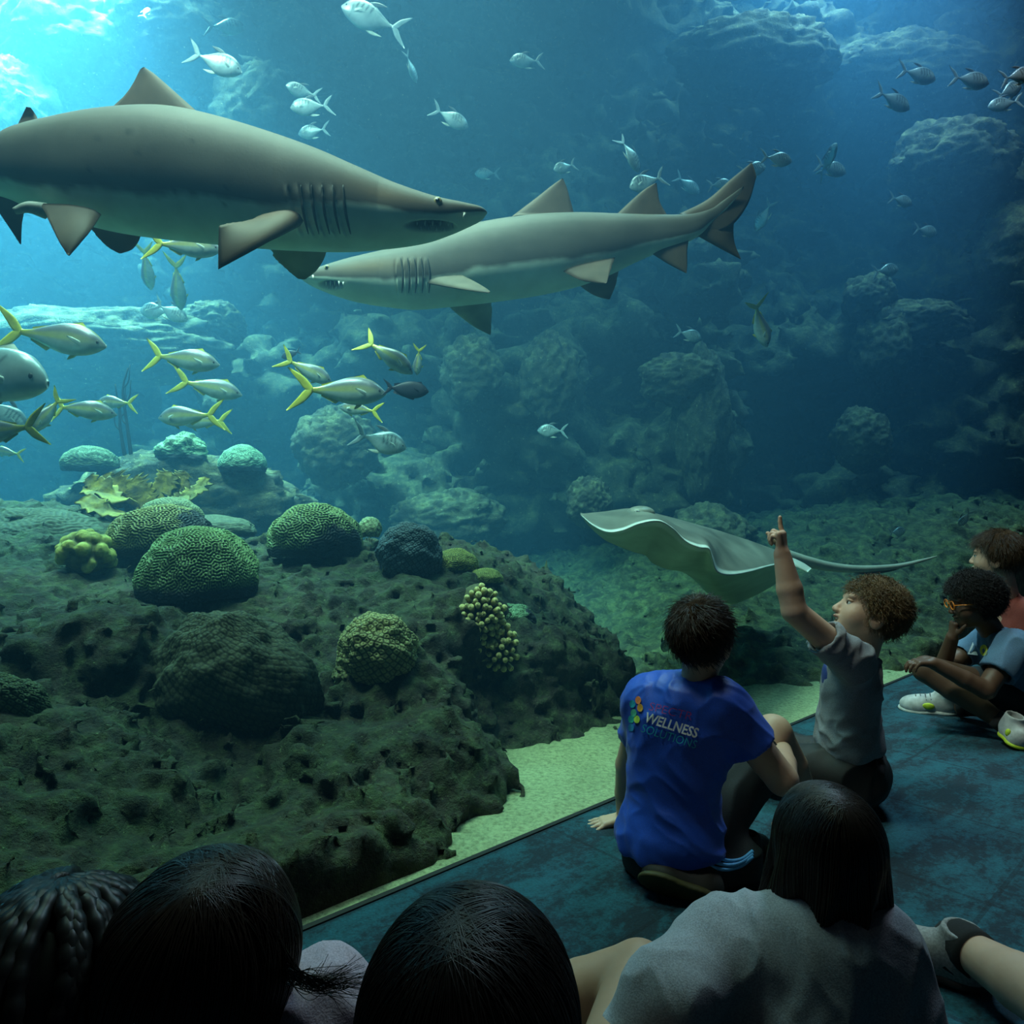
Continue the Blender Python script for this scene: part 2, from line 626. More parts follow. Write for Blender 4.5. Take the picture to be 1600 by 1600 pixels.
# --- the near reef mound
ctl = [(-0.26, 1.86, .00), (-0.36, 1.75, .09), (-0.46, 1.67, .12), (-0.60, 1.58, .13), (-0.17, 2.13, -.05), (-0.13, 2.62, -.06), (0.20, 2.90, -.06), (0.48, 3.14, -.05), (0.60, 3.6, -.05), (0.74, 4.1, -.06),
       (0.75, 5.0, -.1), (0.2, 1.9, -.5), (0.35, 2.4, -.5), (1.0, 3.1, -.6), (1.2, 4.2, -.6), (0.4, 5.7, -.1), (-1.0, 5.9, .1), (-3, 5.9, .3),
       (-0.33, 2.05, .16), (-0.28, 2.45, .30), (0.05, 3.0, .20)]
for a in [(300, 1330, 1.75), (100, 1420, 1.4), (0, 1330, 1.45), (600, 1250, 2.1), (420, 1270, 2.05), (560, 1120, 2.5), (660, 1150, 2.5),
          (560, 960, 2.95), (680, 1000, 2.85), (720, 905, 3.3), (640, 890, 3.4), (500, 868, 3.65), (310, 925, 3.05), (430, 930, 3.0),
          (135, 905, 3.15), (60, 785, 4.2), (0, 800, 4.0), (0, 1000, 2.4), (0, 1200, 1.75), (150, 1130, 2.15), (230, 1010, 2.5),
          (850, 905, 3.9), (800, 975, 3.25), (900, 955, 3.9), (880, 1080, 3.2), (780, 1120, 2.95), (960, 1010, 3.85), (180, 850, 3.6), (400, 850, 4.1)]:
    ctl.append(tuple(P(*a)))
reef_h = tps(ctl)
fl = Field((-3.7, 0.9, -0.2), (1.15, 5.9, 1.4), 0.022)
gx = fl.lo[0] + fl.h * np.arange(fl.n[0])
gy = fl.lo[1] + fl.h * np.arange(fl.n[1])
X, Y = np.meshgrid(gx, gy, indexing='ij')
H = reef_h(X, Y)
gr = np.gradient(H, fl.h)
slope = np.sqrt(1 + np.minimum(gr[0] ** 2 + gr[1] ** 2, 9))
zz = fl.lo[2] + fl.h * np.arange(fl.n[2])
fl.f[:] = ((zz[None, None, :] - H[..., None]) / slope[..., None])
for px, py, Yd, r, sq in [(150, 1000, 2.45, .22, .7), (60, 1150, 2.0, .2, .6), (520, 1180, 2.25, .16, .8), (640, 1060, 2.7, .17, .8), (840, 1010, 3.3, .22, .8),
                          (700, 960, 3.05, .18, .7), (930, 1040, 3.5, .17, .9), (210, 1230, 1.95, .16, .5), (380, 1360, 1.75, .16, .5), (700, 1200, 2.45, .2, .9),
                          (857, 905, 3.95, .06, 1.6), (790, 895, 4.0, .08, .6)]:
    q = P(px, py, Yd)
    fl.ell(q - np.array([0, 0, .05]), (r, r, r * sq), 0.16)
fl.rough(rocky(0.028, 0.036, 0.024, 3.4), 0.13)
SN = ((X - G0[0]) * GN[0] + (Y - G0[1]) * GN[1])
fl.f[:] = np.maximum(fl.f, (0.07 - SN)[..., None])
v, q = fl.mesh(0)
tag(mesh_obj('reef_mound', v, q, M_reef), 'large dark algae covered rock mound carrying the corals beside the window', 'rock')
REEF = BVHTree.FromPolygons([Vector(a) for a in v], q.tolist())

# --- low rocky slope on the right and behind
ctl = [(0.69, 3.85, -.06), (1.15, 3.9, -.05), (1.55, 3.78, -.06), (1.0, 3.4, -.35), (1.75, 3.5, -.3), (0.2, 4.6, -.2), (0.2, 7.8, .5), (6.5, 8.8, 1.3), (3, 8.9, .9), (6.4, 7.9, 1.1), (6.5, 7.3, .8)]
for a in [(1100, 1010, 4.4), (1200, 960, 4.8), (1250, 880, 5.6), (1310, 882, 5.6), (1420, 985, 4.75), (1420, 930, 5.2), (1500, 850, 5.9), (1560, 838, 6.0), (1600, 836, 6.1), (1600, 960, 5.2),
          (1000, 965, 5.2), (900, 930, 6.0), (1340, 1060, 4.05), (1400, 1050, 4.35), (1300, 960, 4.9)]:
    ctl.append(tuple(P(*a)))
hh = tps(ctl)
fl = Field((0.1, 3.4, -0.2), (6.8, 8.9, 1.7), 0.036)
X, Y = np.meshgrid(fl.lo[0] + fl.h * np.arange(fl.n[0]), fl.lo[1] + fl.h * np.arange(fl.n[1]), indexing='ij')
H = hh(X, Y)
fl.f[:] = (fl.lo[2] + fl.h * np.arange(fl.n[2]))[None, None, :] - H[..., None]
fl.f *= 0.8
fl.rough(rocky(0.06, 0.05, 0.012, 2.2), 0.2)
SN = ((X - G0[0]) * GN[0] + (Y - G0[1]) * GN[1])
fl.f[:] = np.maximum(fl.f, (0.07 - SN)[..., None])
v, q = fl.mesh(0)
tag(mesh_obj('reef_slope', v, q, M_slope), 'low mossy rock slope rising behind the boys at the far end of the window', 'rock')

# --- the rock face that closes the tank
fl = Field((-8.6, 5.6, -0.25), (7.4, 10.3, 7.9), 0.066)
X, Z = np.meshgrid(fl.lo[0] + fl.h * np.arange(fl.n[0]), fl.lo[2] + fl.h * np.arange(fl.n[2]), indexing='ij')
base = 7.9 + 0.5 * fbm(np.stack([X * 0.35, 0 * X + 3.3, Z * 0.45], -1), 3) - 0.35 * np.clip((2.2 - Z) / 2.2, 0, 1) - 0.02 * np.maximum(-X - 5, 0) ** 2 + 1.15 * np.clip((X - 1.2) / 2.5, 0, 1)
yy = fl.lo[1] + fl.h * np.arange(fl.n[1])
fl.f[:] = (base[:, None, :] - yy[None, :, None]) * 0.75
for px, py, Yd, rx, rz in [(1090, 700, 7.0, 50, 170), (1085, 470, 7.2, 60, 90), (740, 640, 7.2, 60, 110), (860, 640, 7.2, 55, 110), (1250, 560, 7.3, 120, 50), (1480, 700, 7.1, 120, 200),
                           (600, 800, 6.8, 150, 90), (980, 760, 7.2, 90, 90), (1380, 800, 6.9, 130, 60), (620, 560, 7.4, 90, 60), (1590, 520, 6.9, 70, 250), (1230, 150, 7.6, 200, 110),
                           (1520, 140, 7.5, 150, 80), (80, 640, 6.9, 170, 70), (400, 620, 7.2, 110, 60), (200, 100, 7.6, 230, 60), (60, 280, 7.3, 140, 90), (430, 160, 7.7, 110, 120), (960, 520, 7.5, 90, 60)]:
    Yd += 0.95 * min(1, max(0, (px - 1050) / 200))
    fl.ell(P(px, py, Yd + 0.25), (rx * Yd / F, 0.45, rz * Yd / F), 0.25)
fl.rough(rocky(0.22, 0.20, 0.05, 0.9, (1, 1, 1.4)), 0.5)
v, q = fl.mesh(0)
tag(mesh_obj('wall_back', v, q, M_far), 'rugged dark rock face at the back of the tank', kind='structure')


def boulder(px, py, Y, rx, rz, label, mat=None, ry=None, seed=0, rough=0.16, name='reef_boulder'):
    Y += 0.95 * min(1, max(0, (px - 1150) / 150))
    s = Y / F
    c = P(px, py, Y)
    v, f = ball((0, 0, 0), 1.0, nu=60, nv=90)
    d = 1 + rough * fbm(v * 1.6 + seed * 7.7, 4) + rough * 0.5 * (fbm(v * 4.5 + seed, 4, ridged=True) - 0.8) + 0.02 * fbm(v * 16, 3)
    v = v * d[:, None] * np.array([rx * s, ry or 0.75 * min(rx, rz) * s + 0.1, rz * s])
    o = mesh_obj(name, v, f, mat or M_far)
    o.location = c
    return tag(o, label, 'rock')


for i, b in enumerate([
        (290, 800, 5.3, 190, 92, 'wide dark boulder carrying three pale brain corals behind the reef mound'),
        (110, 545, 6.5, 240, 62, 'long flat hazy rock shelf behind the yellowtail fish'),
        (335, 510, 6.7, 50, 36, 'round hazy boulder above the yellowtail shoal'),
        (525, 700, 6.2, 62, 62, 'pale rounded boulder left of the barred fish below the shoal'),
        (738, 585, 6.8, 45, 58, 'upright boulder with pale crust below the rear shark fin'),
        (858, 590, 6.8, 44, 68, 'tall crusted boulder right of the pale crusted one under the shark'),
        (1062, 592, 6.6, 62, 38, 'overhanging pale capped boulder on top of the rock column'),
        (1095, 655, 6.7, 42, 110, 'tall rock column under an overhanging cap'),
        (1345, 688, 6.4, 40, 48, 'smooth dome shaped boulder in the dark water'),
        (1356, 468, 6.9, 36, 40, 'small round boulder beneath the lone fish facing away from the shark'),
        (1378, 545, 6.9, 46, 70, 'dim rounded boulder under the small round one'),
        (1490, 255, 6.8, 92, 62, 'big arched boulder below the shoal at upper right'),
        (1440, 505, 6.8, 72, 34, 'rough crusted ledge in the dark right half of the tank'),
        (920, 785, 6.2, 34, 38, 'small greenish boulder behind the snout of the ray'),
        (1110, 840, 6.2, 66, 50, 'mossy boulder just above the back of the ray'),
        (700, 815, 6.4, 90, 48, 'flat mossy ledge right of the reef corals'),
        (1180, 95, 7.4, 120, 62, 'broad hazy rock shelf at the top of the tank'),
        (1420, 110, 7.3, 130, 50, 'hazy ledge behind the fish shoal at upper right'),
        (1592, 390, 6.8, 60, 70, 'rough rock bulge at the right edge halfway up'),
        (95, 70, 7.2, 95, 75, 'brightly lit hazy rock at the upper left corner'),
        (255, 45, 7.3, 85, 60, 'sunlit hazy rock above the big shark fin'),
        (20, 180, 7.0, 70, 80, 'sunlit rock at the left edge above the shark tail'),
        (410, 190, 7.4, 70, 80, 'hazy blue boulder behind the two overlapping silver fish')]):
    boulder(*b, seed=i + 1)

# ================================================================ sharks
def skin_material(name, rough=0.45, spec=0.5, grain=60, metallic=0.0, var=0.25, coat=0.0):
    w = N(name)
    a = w.n('Attribute', None, attribute_name='tint').outputs['Color']
    c = w.coord()
    n1 = w.noise(c, grain * 0.12, 5, 0.6)
    n2 = w.noise(c, grain * 3, 3, 0.6)
    col = w.mix(1.0, a, w.ramp(n1, [(0.3, (1 - var,) * 3), (0.7, (1 + var,) * 3)]), 'MULTIPLY')
    return w.principled(col, rough, n2, 0.12, 0.003, **{'Specular IOR Level': spec, 'Metallic': metallic, 'Coat Weight': coat})


M_shark = skin_material('shark_skin', 0.62, 0.22, 40, var=0.16)
M_eye_ring = plain('pale_eye_ring', (0.35, 0.27, 0.12), 0.3)
M_black = plain('black_gloss', (0.006, 0.007, 0.008), 0.2, bump=0)
M_gill = plain('dark_gill_skin', (0.03, 0.026, 0.02), 0.7)
M_tooth = plain('ivory_tooth', (0.75, 0.75, 0.65), 0.3)
M_mouth = plain('dark_mouth_lining', (0.02, 0.022, 0.02), 0.7)


def px_of(v):
    return np.stack([800 + F * v[:, 0] / v[:, 1], 800 - F * (v[:, 2] - CAM_H) / v[:, 1]], -1)


def shark(label, top, bot, Yf, width, dense, head_sign, belly, fins, gills, eye, mouth, clasper=None, spots=()):
    t, b = np.array(top, float), np.array(bot, float)
    x0, x1 = min(t[:, 0].min(), b[:, 0].min()), max(t[:, 0].max(), b[:, 0].max())
    xs = np.unique(np.concatenate([np.linspace(x0, x1, 170), np.linspace(dense[0], dense[1], 150)]))
    ts, bs = spline(t, 400), spline(b, 400)
    ot, ob = np.argsort(ts[:, 0]), np.argsort(bs[:, 0])
    yt, yb = np.interp(xs, ts[ot, 0], ts[ot, 1]), np.interp(xs, bs[ob, 0], bs[ob, 1])
    Y = np.array([Yf(x) for x in xs])
    # seen from below, the near shoulder rides above the mid line: lower the back accordingly
    hw = np.interp(xs, [p[0] for p in width], [p[1] for p in width]) * (yb - yt) / 2
    el = np.clip((800 - yt) / F, 0, 1)
    yt = yt + 0.36 * hw * el
    A, B = np.array([P(a, c, d) for a, c, d in zip(xs, yt, Y)]), np.array([P(a, c, d) for a, c, d in zip(xs, yb, Y)])
    ctr, hz = (A + B) / 2, np.maximum((A - B)[:, 2] / 2, 0.002)
    tang = np.gradient(ctr, axis=0)
    tang[:, 2] = 0
    tang /= np.linalg.norm(tang, axis=1)[:, None]
    side = np.stack([tang[:, 1], -tang[:, 0], 0 * tang[:, 0]], 1)      # towards the viewer when the shark runs to the right
    wd = np.interp(xs, [p[0] for p in width], [p[1] for p in width]) * hz
    m = 120
    th = np.linspace(0, 2 * np.pi, m, endpoint=False)
    cs, sn = np.cos(th), np.sin(th)
    ce, se = np.sign(cs) * np.abs(cs) ** 0.92, np.sign(sn) * np.abs(sn) ** 0.92
    V = ctr[:, None, :] + side[:, None, :] * (wd[:, None] * ce)[..., None] + np.array([0, 0, 1.0]) * (hz[:, None] * se)[..., None]
    v = V.reshape(-1, 3)
    f = grid_faces(len(xs), m)
    n = normals(v, f)
    if (n[:, 2] * np.tile(se, len(xs))).mean() < 0:
        f = f[:, ::-1]
        n = -n
    xx, rel = np.repeat(xs, m), np.tile(se, len(xs))
    pp = px_of(v)
    # soft pleats between the gill slits
    g0, g1, gt, gb, lean = gills
    u = (xx - g0 - lean * (pp[:, 1] - gt) / (gb - gt)) / (g1 - g0)
    inb = (u > -0.08) & (u < 1.12)
    vert = np.clip((pp[:, 1] - gt) / 12, 0, 1) * np.clip((gb + 6 - pp[:, 1]) / 12, 0, 1)
    ph = (u * 4) % 1.0
    saw = np.where(head_sign > 0, ph, 1 - ph)
    v = v + n * (np.where(inb, 0.016 * (saw - 0.45) * vert, 0))[:, None]
    # mouth cavity
    mx0, mx1, my0, my1 = mouth
    md = ((xx - (mx0 + mx1) / 2) / ((mx1 - mx0) / 2)) ** 2 + ((pp[:, 1] - (my0 + my1) / 2 - 0.02 * (xx - mx0)) / ((my1 - my0) / 2)) ** 2
    cave = np.clip(1.25 - md, 0, 1)
    v = v - n * (0.03 * cave)[:, None]
    # colour: brown grey back, pale belly with a ragged border
    bl = np.interp(xs, [p[0] for p in belly], [p[1] for p in belly])
    edge = np.repeat(bl, m) + 0.09 * fbm(v * 6, 4)
    k = np.clip((edge - rel) / 0.10 + 0.5, 0, 1)
    back = np.array([0.118, 0.100, 0.082]) * (1 + 0.22 * fbm(v * np.array([2, 2, 5.0]), 3))[:, None]
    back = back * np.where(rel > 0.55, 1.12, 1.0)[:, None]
    pale = np.array([0.66, 0.70, 0.58])
    col = back * (1 - k[:, None]) + pale * k[:, None]
    for sx, sy, r in spots:
        d = np.clip(1.3 - np.hypot(pp[:, 0] - sx, pp[:, 1] - sy) / r, 0, 1)
        col *= (1 - 0.5 * d)[:, None]
    hd = np.abs(xx - eye[0]) / 90
    warm = np.clip(1 - np.abs(xx - (eye[0] - head_sign * 75)) / 90, 0, 1) * np.clip(1 - np.abs(rel - 0.15) / 0.4, 0, 1)
    col = col * (1 + warm[:, None] * np.array([0.9, 0.5, 0.15]))
    col = col * (1 - cave[:, None]) + np.array([0.02, 0.022, 0.018]) * cave[:, None]
    root = thing('shark', label, 'shark', tuple(ctr[len(xs) // 2]))
    f = f.tolist() + [list(range(m)), list(range((len(xs) - 1) * m, len(xs) * m))[::-1]]
    mesh_obj('body', v, f, M_shark, root, col=col)
    bv = BVHTree.FromPolygons([Vector(a) for a in v], f)

    def on_skin(px, py, lift=0.0):
        d = nrm(P(px, py, 1.0) - P(800, 800, 0.0))
        hit = bv.ray_cast(Vector((0, 0, CAM_H)), Vector(d))
        return (np.array(hit[0]) - d * lift) if hit[0] else P(px, py, Yf(px))
    for name, lead, trail, th_, c1, jag in fins:
        fv, ff = fin_mesh([P(*a) for a in lead], [P(*a) for a in trail], th_, 22, 13, jag)
        u2 = np.linspace(0, 1, 22).repeat(26)
        fc = np.array(c1) * (1 + 0.25 * fbm(fv * 9, 3))[:, None] * (1.1 - 0.55 * np.clip(u2 - 0.55, 0, 1)[:, None] * 1.6)
        mesh_obj(name, fv, ff, M_shark, root, col=fc)
    for k in range(5):
        gx = g0 + (g1 - g0) * k / 4
        pts = [on_skin(gx + lean * s + 2.5 * math.sin(math.pi * s) * -head_sign, gt + (gb - gt) * s, 0.001) for s in np.linspace(0.0, 1.0, 15)]
        r = 0.0055 * np.sin(np.pi * np.linspace(0.06, 0.96, 15)) ** 0.6
        mesh_obj('gill_slit', *tube(pts, r, 7), M_gill, root)
    e = on_skin(eye[0], eye[1], 0.0)
    ex = frame((0, -1, 0.1), (0, 0, 1))
    eo = mesh_obj('eye', *ball(e, (0.008, eye[2], eye[2]), ex), M_eye_ring, root)
    mesh_obj('pupil', *ball(e + np.array([0, -0.006, 0]), (0.005, eye[2] * 0.5, eye[2] * 0.55), ex), M_black, eo)
    nt = 9
    for k in range(nt):
        s = (k + 0.5) / nt
        x = mx0 + (mx1 - mx0) * (0.12 + 0.76 * s)
        up = (my0 + 2.5 - 2 * math.sin(math.pi * s), my0 + 8.5)
        if k % 2:
            up = (my1 - 2.0 + 0.5, my1 - 8)
        up = (up[0] + 0.02 * (x - mx0), up[1] + 0.02 * (x - mx0))
        a, c = on_skin(x, up[0], 0.004), on_skin(x, up[0], 0.004) + (P(x, up[1], Yf(x)) - P(x, up[0], Yf(x)))
        mesh_obj('tooth', *tube([a, (a + c) / 2, c], [0.0045, 0.003, 0.0004], 6), M_tooth, root)
    no = on_skin(mouth[1 if head_sign > 0 else 0] + 14 * head_sign, eye[1] + 0.62 * (mouth[2] - eye[1]), 0)
    mesh_obj('nostril', *tube([no, no + np.array([-0.004 * head_sign, -0.004, -0.022])], [0.005, 0.004], 7), M_tooth, root)
    if clasper:
        mesh_obj('clasper', *tube(spline([P(*a) for a in clasper], 12), np.linspace(0.03, 0.012, 12), 10), plain('clasper_skin', (0.32, 0.32, 0.28), 0.6), root)
    return root


Y1 = lambda x: 2.80 + 0.00000055 * max(0, 330 - x) ** 2 * 1.2
BR = (0.105, 0.070, 0.047)
shark('large brown shark with open toothy mouth swimming right, nearest the window',
      [(-210, 250), (-150, 243), (-80, 232), (0, 213), (40, 193), (100, 177), (170, 163), (240, 157), (290, 160), (350, 174), (420, 196), (500, 226), (560, 254), (620, 282), (680, 304), (720, 314), (748, 321), (757, 326), (761, 331)],
      [(-210, 276), (-150, 280), (-80, 287), (0, 306), (40, 322), (100, 341), (170, 358), (240, 368), (290, 373), (350, 379), (420, 385), (480, 388), (540, 389), (600, 385), (660, 376), (700, 364), (735, 350), (752, 342), (761, 333)],
      Y1, [(-210, 0.8), (0, 0.85), (250, 0.8), (450, 0.85), (600, 1.05), (700, 1.5), (761, 1.9)], (440, 761), 1,
      [(-210, -0.55), (150, -0.62), (330, -0.60), (430, -0.55), (520, -0.36), (600, -0.22), (690, -0.30), (761, -0.35)],
      [('dorsal_fin', [(312, 178, 2.8), (266, 137, 2.8), (242, 116, 2.8), (226, 105, 2.8)], [(160, 180, 2.8), (192, 152, 2.8), (208, 130, 2.8), (219, 108, 2.8)], 0.022, BR, 0),
       ('second_dorsal_fin', [(66, 198, 2.88), (55, 178, 2.88), (48, 168, 2.86)], [(18, 215, 2.88), (30, 190, 2.88), (41, 167, 2.86)], 0.014, BR, 0),
       ('pectoral_fin', [(474, 345, 2.62), (440, 366, 2.5), (398, 390, 2.4), (341, 421, 2.32)], [(410, 335, 2.60), (385, 345, 2.5), (360, 348, 2.42), (342, 352, 2.36)], 0.03, (0.13, 0.078, 0.048), 0.03),
       ('pectoral_fin', [(512, 375, 2.92), (508, 400, 3.0), (495, 422, 3.06), (478, 436, 3.1)], [(412, 378, 2.92), (428, 402, 3.0), (446, 420, 3.06), (466, 436, 3.1)], 0.02, (0.25, 0.22, 0.14), 0.05),
       ('pelvic_fin', [(158, 335, 2.66), (142, 360, 2.58), (124, 382, 2.54), (109, 399, 2.52)], [(62, 318, 2.68), (76, 345, 2.6), (90, 374, 2.54), (105, 398, 2.52)], 0.02, BR, 0.02),
       ('pelvic_fin', [(222, 362, 2.92), (216, 378, 2.95), (206, 390, 2.97), (190, 396, 2.98)], [(132, 348, 2.92), (152, 370, 2.95), (168, 386, 2.97), (186, 396, 2.98)], 0.014, (0.15, 0.07, 0.04), 0.03),
       ('anal_fin', [(44, 312, 2.90), (35, 345, 2.90), (33, 382, 2.90)], [(-25, 298, 2.90), (4, 340, 2.90), (31, 381, 2.90)], 0.014, BR, 0),
       ('tail_fin', [(-185, 246, 2.98), (-260, 205, 3.04), (-350, 165, 3.12), (-420, 140, 3.18)], [(-190, 278, 2.98), (-270, 262, 3.04), (-350, 220, 3.12), (-415, 150, 3.18)], 0.02, BR, 0),
       ('tail_fin_lower_lobe', [(-180, 268, 2.98), (-215, 310, 3.0), (-250, 350, 3.03)], [(-235, 255, 3.0), (-245, 300, 3.02), (-252, 348, 3.03)], 0.014, BR, 0)],
      (470, 536, 289, 366, 12), (684, 314, 0.017), (640, 712, 344, 361),
      clasper=[(72, 330, 2.70), (45, 324, 2.66), (22, 330, 2.64)],
      spots=[(201, 206, 6), (152, 216, 5), (215, 238, 6), (245, 236, 3), (139, 265, 5), (300, 220, 5), (354, 293, 4), (207, 272, 3), (350, 320, 4), (273, 300, 4)])

Y2 = lambda x: 3.72 + 0.0000006 * max(0, x - 900) ** 2
shark('brown shark swimming left behind the snout of the larger shark',
      [(468, 431), (474, 427), (500, 417), (545, 402), (600, 388), (650, 377), (690, 364), (720, 352), (760, 341), (830, 331), (900, 328), (970, 331), (1020, 333), (1070, 333), (1110, 324), (1140, 306), (1162, 290)],
      [(468, 433), (476, 440), (495, 450), (530, 463), (570, 473), (620, 480), (650, 482), (700, 478), (770, 470), (840, 460), (900, 447), (950, 430), (990, 411), (1020, 398), (1060, 384), (1090, 370), (1110, 352), (1140, 322), (1162, 294)],
      Y2, [(468, 1.9), (520, 1.4), (600, 1.0), (700, 0.85), (900, 0.8), (1100, 0.5), (1140, 0.25), (1162, 0.1)], (468, 720), -1,
      [(468, -0.25), (540, -0.28), (620, -0.30), (700, -0.38), (900, -0.48), (1000, -0.45), (1150, -0.7)],
      [('dorsal_fin', [(800, 338, 3.72), (838, 309, 3.72), (862, 290, 3.72), (878, 279, 3.72)], [(898, 338, 3.72), (891, 312, 3.72), (886, 294, 3.72), (880, 279, 3.72)], 0.02, BR, 0),
       ('second_dorsal_fin', [(958, 340, 3.73), (990, 310, 3.73), (1008, 295, 3.73), (1024, 286, 3.73)], [(1046, 342, 3.73), (1032, 318, 3.73), (1028, 300, 3.73), (1026, 286, 3.73)], 0.018, BR, 0),
       ('tail_fin', [(1062, 334, 3.74), (1105, 312, 3.76), (1142, 280, 3.8), (1174, 254, 3.86)], [(1085, 372, 3.74), (1138, 356, 3.76), (1168, 320, 3.8), (1182, 276, 3.86)], 0.028, BR, 0.0),
       ('tail_fin_lower_lobe', [(1082, 364, 3.75), (1112, 381, 3.76), (1136, 394, 3.78), (1157, 405, 3.8)], [(1150, 330, 3.78), (1146, 356, 3.78), (1148, 380, 3.79), (1157, 403, 3.8)], 0.02, BR, 0),
       ('anal_fin', [(1012, 392, 3.72), (1040, 410, 3.72), (1058, 420, 3.72), (1072, 427, 3.72)], [(1078, 365, 3.73), (1074, 390, 3.72), (1074, 410, 3.72), (1073, 426, 3.72)], 0.014, BR, 0),
       ('pectoral_fin', [(668, 442, 3.55), (700, 448, 3.42), (735, 454, 3.28), (765, 458, 3.18)], [(722, 430, 3.55), (742, 440, 3.42), (756, 448, 3.3), (766, 455, 3.2)], 0.016, (0.11, 0.085, 0.06), 0),
       ('pectoral_fin', [(690, 468, 3.86), (716, 492, 3.92), (740, 510, 3.96), (765, 523, 4.0)], [(770, 458, 3.86), (769, 485, 3.92), (768, 505, 3.96), (767, 522, 4.0)], 0.018, (0.30, 0.29, 0.20), 0.03),
       ('pelvic_fin', [(880, 424, 3.58), (905, 437, 3.54), (928, 442, 3.52), (946, 443, 3.5)], [(962, 402, 3.6), (955, 420, 3.55), (951, 433, 3.52), (948, 442, 3.5)], 0.014, BR, 0.02),
       ('pelvic_fin', [(900, 442, 3.82), (922, 458, 3.84), (938, 465, 3.86), (951, 468, 3.86)], [(968, 420, 3.82), (963, 442, 3.84), (958, 456, 3.86), (953, 467, 3.86)], 0.012, (0.20, 0.13, 0.08), 0.02)],
      (626, 668, 402, 458, 2), (511, 418, 0.014), (503, 543, 438, 452))

# ================================================================ stingray
near = [(907, 804, 3.25), (925, 820, 3.1), (948, 831, 3.02), (972, 829, 3.0), (1000, 818, 2.98), (1030, 814, 2.98), (1052, 826, 2.98), (1072, 846, 2.98), (1092, 855, 2.98), (1108, 858, 3.0), (1113, 874, 3.02), (1120, 894, 3.08), (1140, 899, 3.2), (1170, 894, 3.4), (1205, 884, 3.7), (1240, 878, 4.0)]
ridge = [(907, 803, 3.26), (925, 801, 3.36), (945, 799, 3.44), (965, 796, 3.5), (985, 794, 3.54), (1004, 796, 3.58), (1025, 802, 3.62), (1048, 808, 3.66), (1070, 814, 3.7), (1095, 821, 3.75), (1120, 828, 3.8), (1145, 836, 3.85), (1170, 844, 3.92), (1195, 853, 4.0), (1220, 862, 4.06), (1242, 869, 4.1)]
belly = [(907, 806, 3.26), (922, 824, 3.3), (944, 843, 3.32), (965, 853, 3.34), (988, 862, 3.36), (1008, 868, 3.38), (1020, 880, 3.4), (1045, 890, 3.42), (1070, 892, 3.45), (1095, 894, 3.5), (1112, 898, 3.55), (1135, 898, 3.65), (1165, 892, 3.75), (1190, 886, 3.88), (1215, 882, 4.0), (1242, 877, 4.08)]
far = [(907, 804, 3.27), (925, 808, 3.6), (945, 816, 3.85), (970, 826, 4.05), (995, 838, 4.2), (1020, 852, 4.3), (1045, 868, 4.4), (1068, 886, 4.48), (1086, 908, 4.55), (1110, 930, 4.6), (1142, 944, 4.66), (1172, 934, 4.68), (1198, 921, 4.65), (1218, 908, 4.55), (1234, 892, 4.4), (1246, 878, 4.15)]
nU, nV = 110, 34
En, Rd, Bl, Fa = [spline([P(*a) for a in c], nU) for c in (near, ridge, belly, far)]
th = np.linspace(0, 1, nV)
sec = []
for k in range(nU):
    t = th[:, None]
    q1 = (1 - t) ** 1.25 * En[k] + (1 - (1 - t) ** 1.25) * Rd[k]           # near edge up to the ridge
    q2 = (1 - t ** 1.5) * Rd[k] + t ** 1.5 * Fa[k]
    q3 = (1 - t) ** 1.6 * Fa[k] + (1 - (1 - t) ** 1.6) * Bl[k]
    q4 = (1 - t ** 1.9) * Bl[k] + t ** 1.9 * En[k]
    q1 = q1 + np.sin(np.pi * t) * np.array([0, 0, 0.006])
    sec.append(np.concatenate([q1[:-1], q2[:-1], q3[:-1], q4[:-1]]))
m = len(sec[0])
v = np.concatenate(sec)
f = grid_faces(nU, m)
tv = np.tile(np.arange(m), nU)
isup = tv < 2 * (nV - 1)
rimd = np.minimum(tv, m - tv)
tint = np.where(isup[:, None], np.array([0.20, 0.19, 0.155]) * (1 + 0.4 * fbm(v * 6, 4))[:, None], np.array([0.50, 0.58, 0.47]))
tint = np.where((rimd <= 2)[:, None], np.array([0.72, 0.74, 0.68]), tint)
if (normals(v, f)[isup][:, 2]).mean() < 0:
    f = f[:, ::-1]
ray = thing('stingray', 'pale stingray gliding left with raised wing edge in front of the pointing boy', 'stingray', tuple(P(1080, 850, 3.6)))
M_ray = skin_material('ray_skin', 0.35, 0.5, 50, var=0.2)
mesh_obj('body', v, f.tolist() + [list(range(m)), list(range((nU - 1) * m, nU * m))[::-1]], M_ray, ray, col=tint)
tp = spline([P(*a) for a in [(1222, 868, 4.02), (1262, 878, 4.12), (1300, 886, 4.22), (1345, 889, 4.35), (1400, 885, 4.48), (1440, 876, 4.56), (1464, 869, 4.6)]], 40)
tr_ = np.interp(np.linspace(0, 1, 40), [0, .15, .5, .8, 1], [0.045, 0.034, 0.022, 0.012, 0.003])
tvv, tff = tube(tp, tr_, 12)
mesh_obj('tail', tvv, tff, M_ray, ray, col=np.tile([0.42, 0.42, 0.36], (len(tvv), 1)))
fv, ff = fin_mesh([P(1322, 889, 4.29), P(1350, 890, 4.36), P(1400, 886, 4.48), P(1418, 882, 4.52)], [P(1322, 891, 4.29), P(1352, 898, 4.36), P(1392, 893, 4.46), P(1418, 884, 4.52)], 0.006)
mesh_obj('tail_fold', fv, ff, M_ray, ray, col=np.tile([0.10, 0.10, 0.09], (len(fv), 1)))
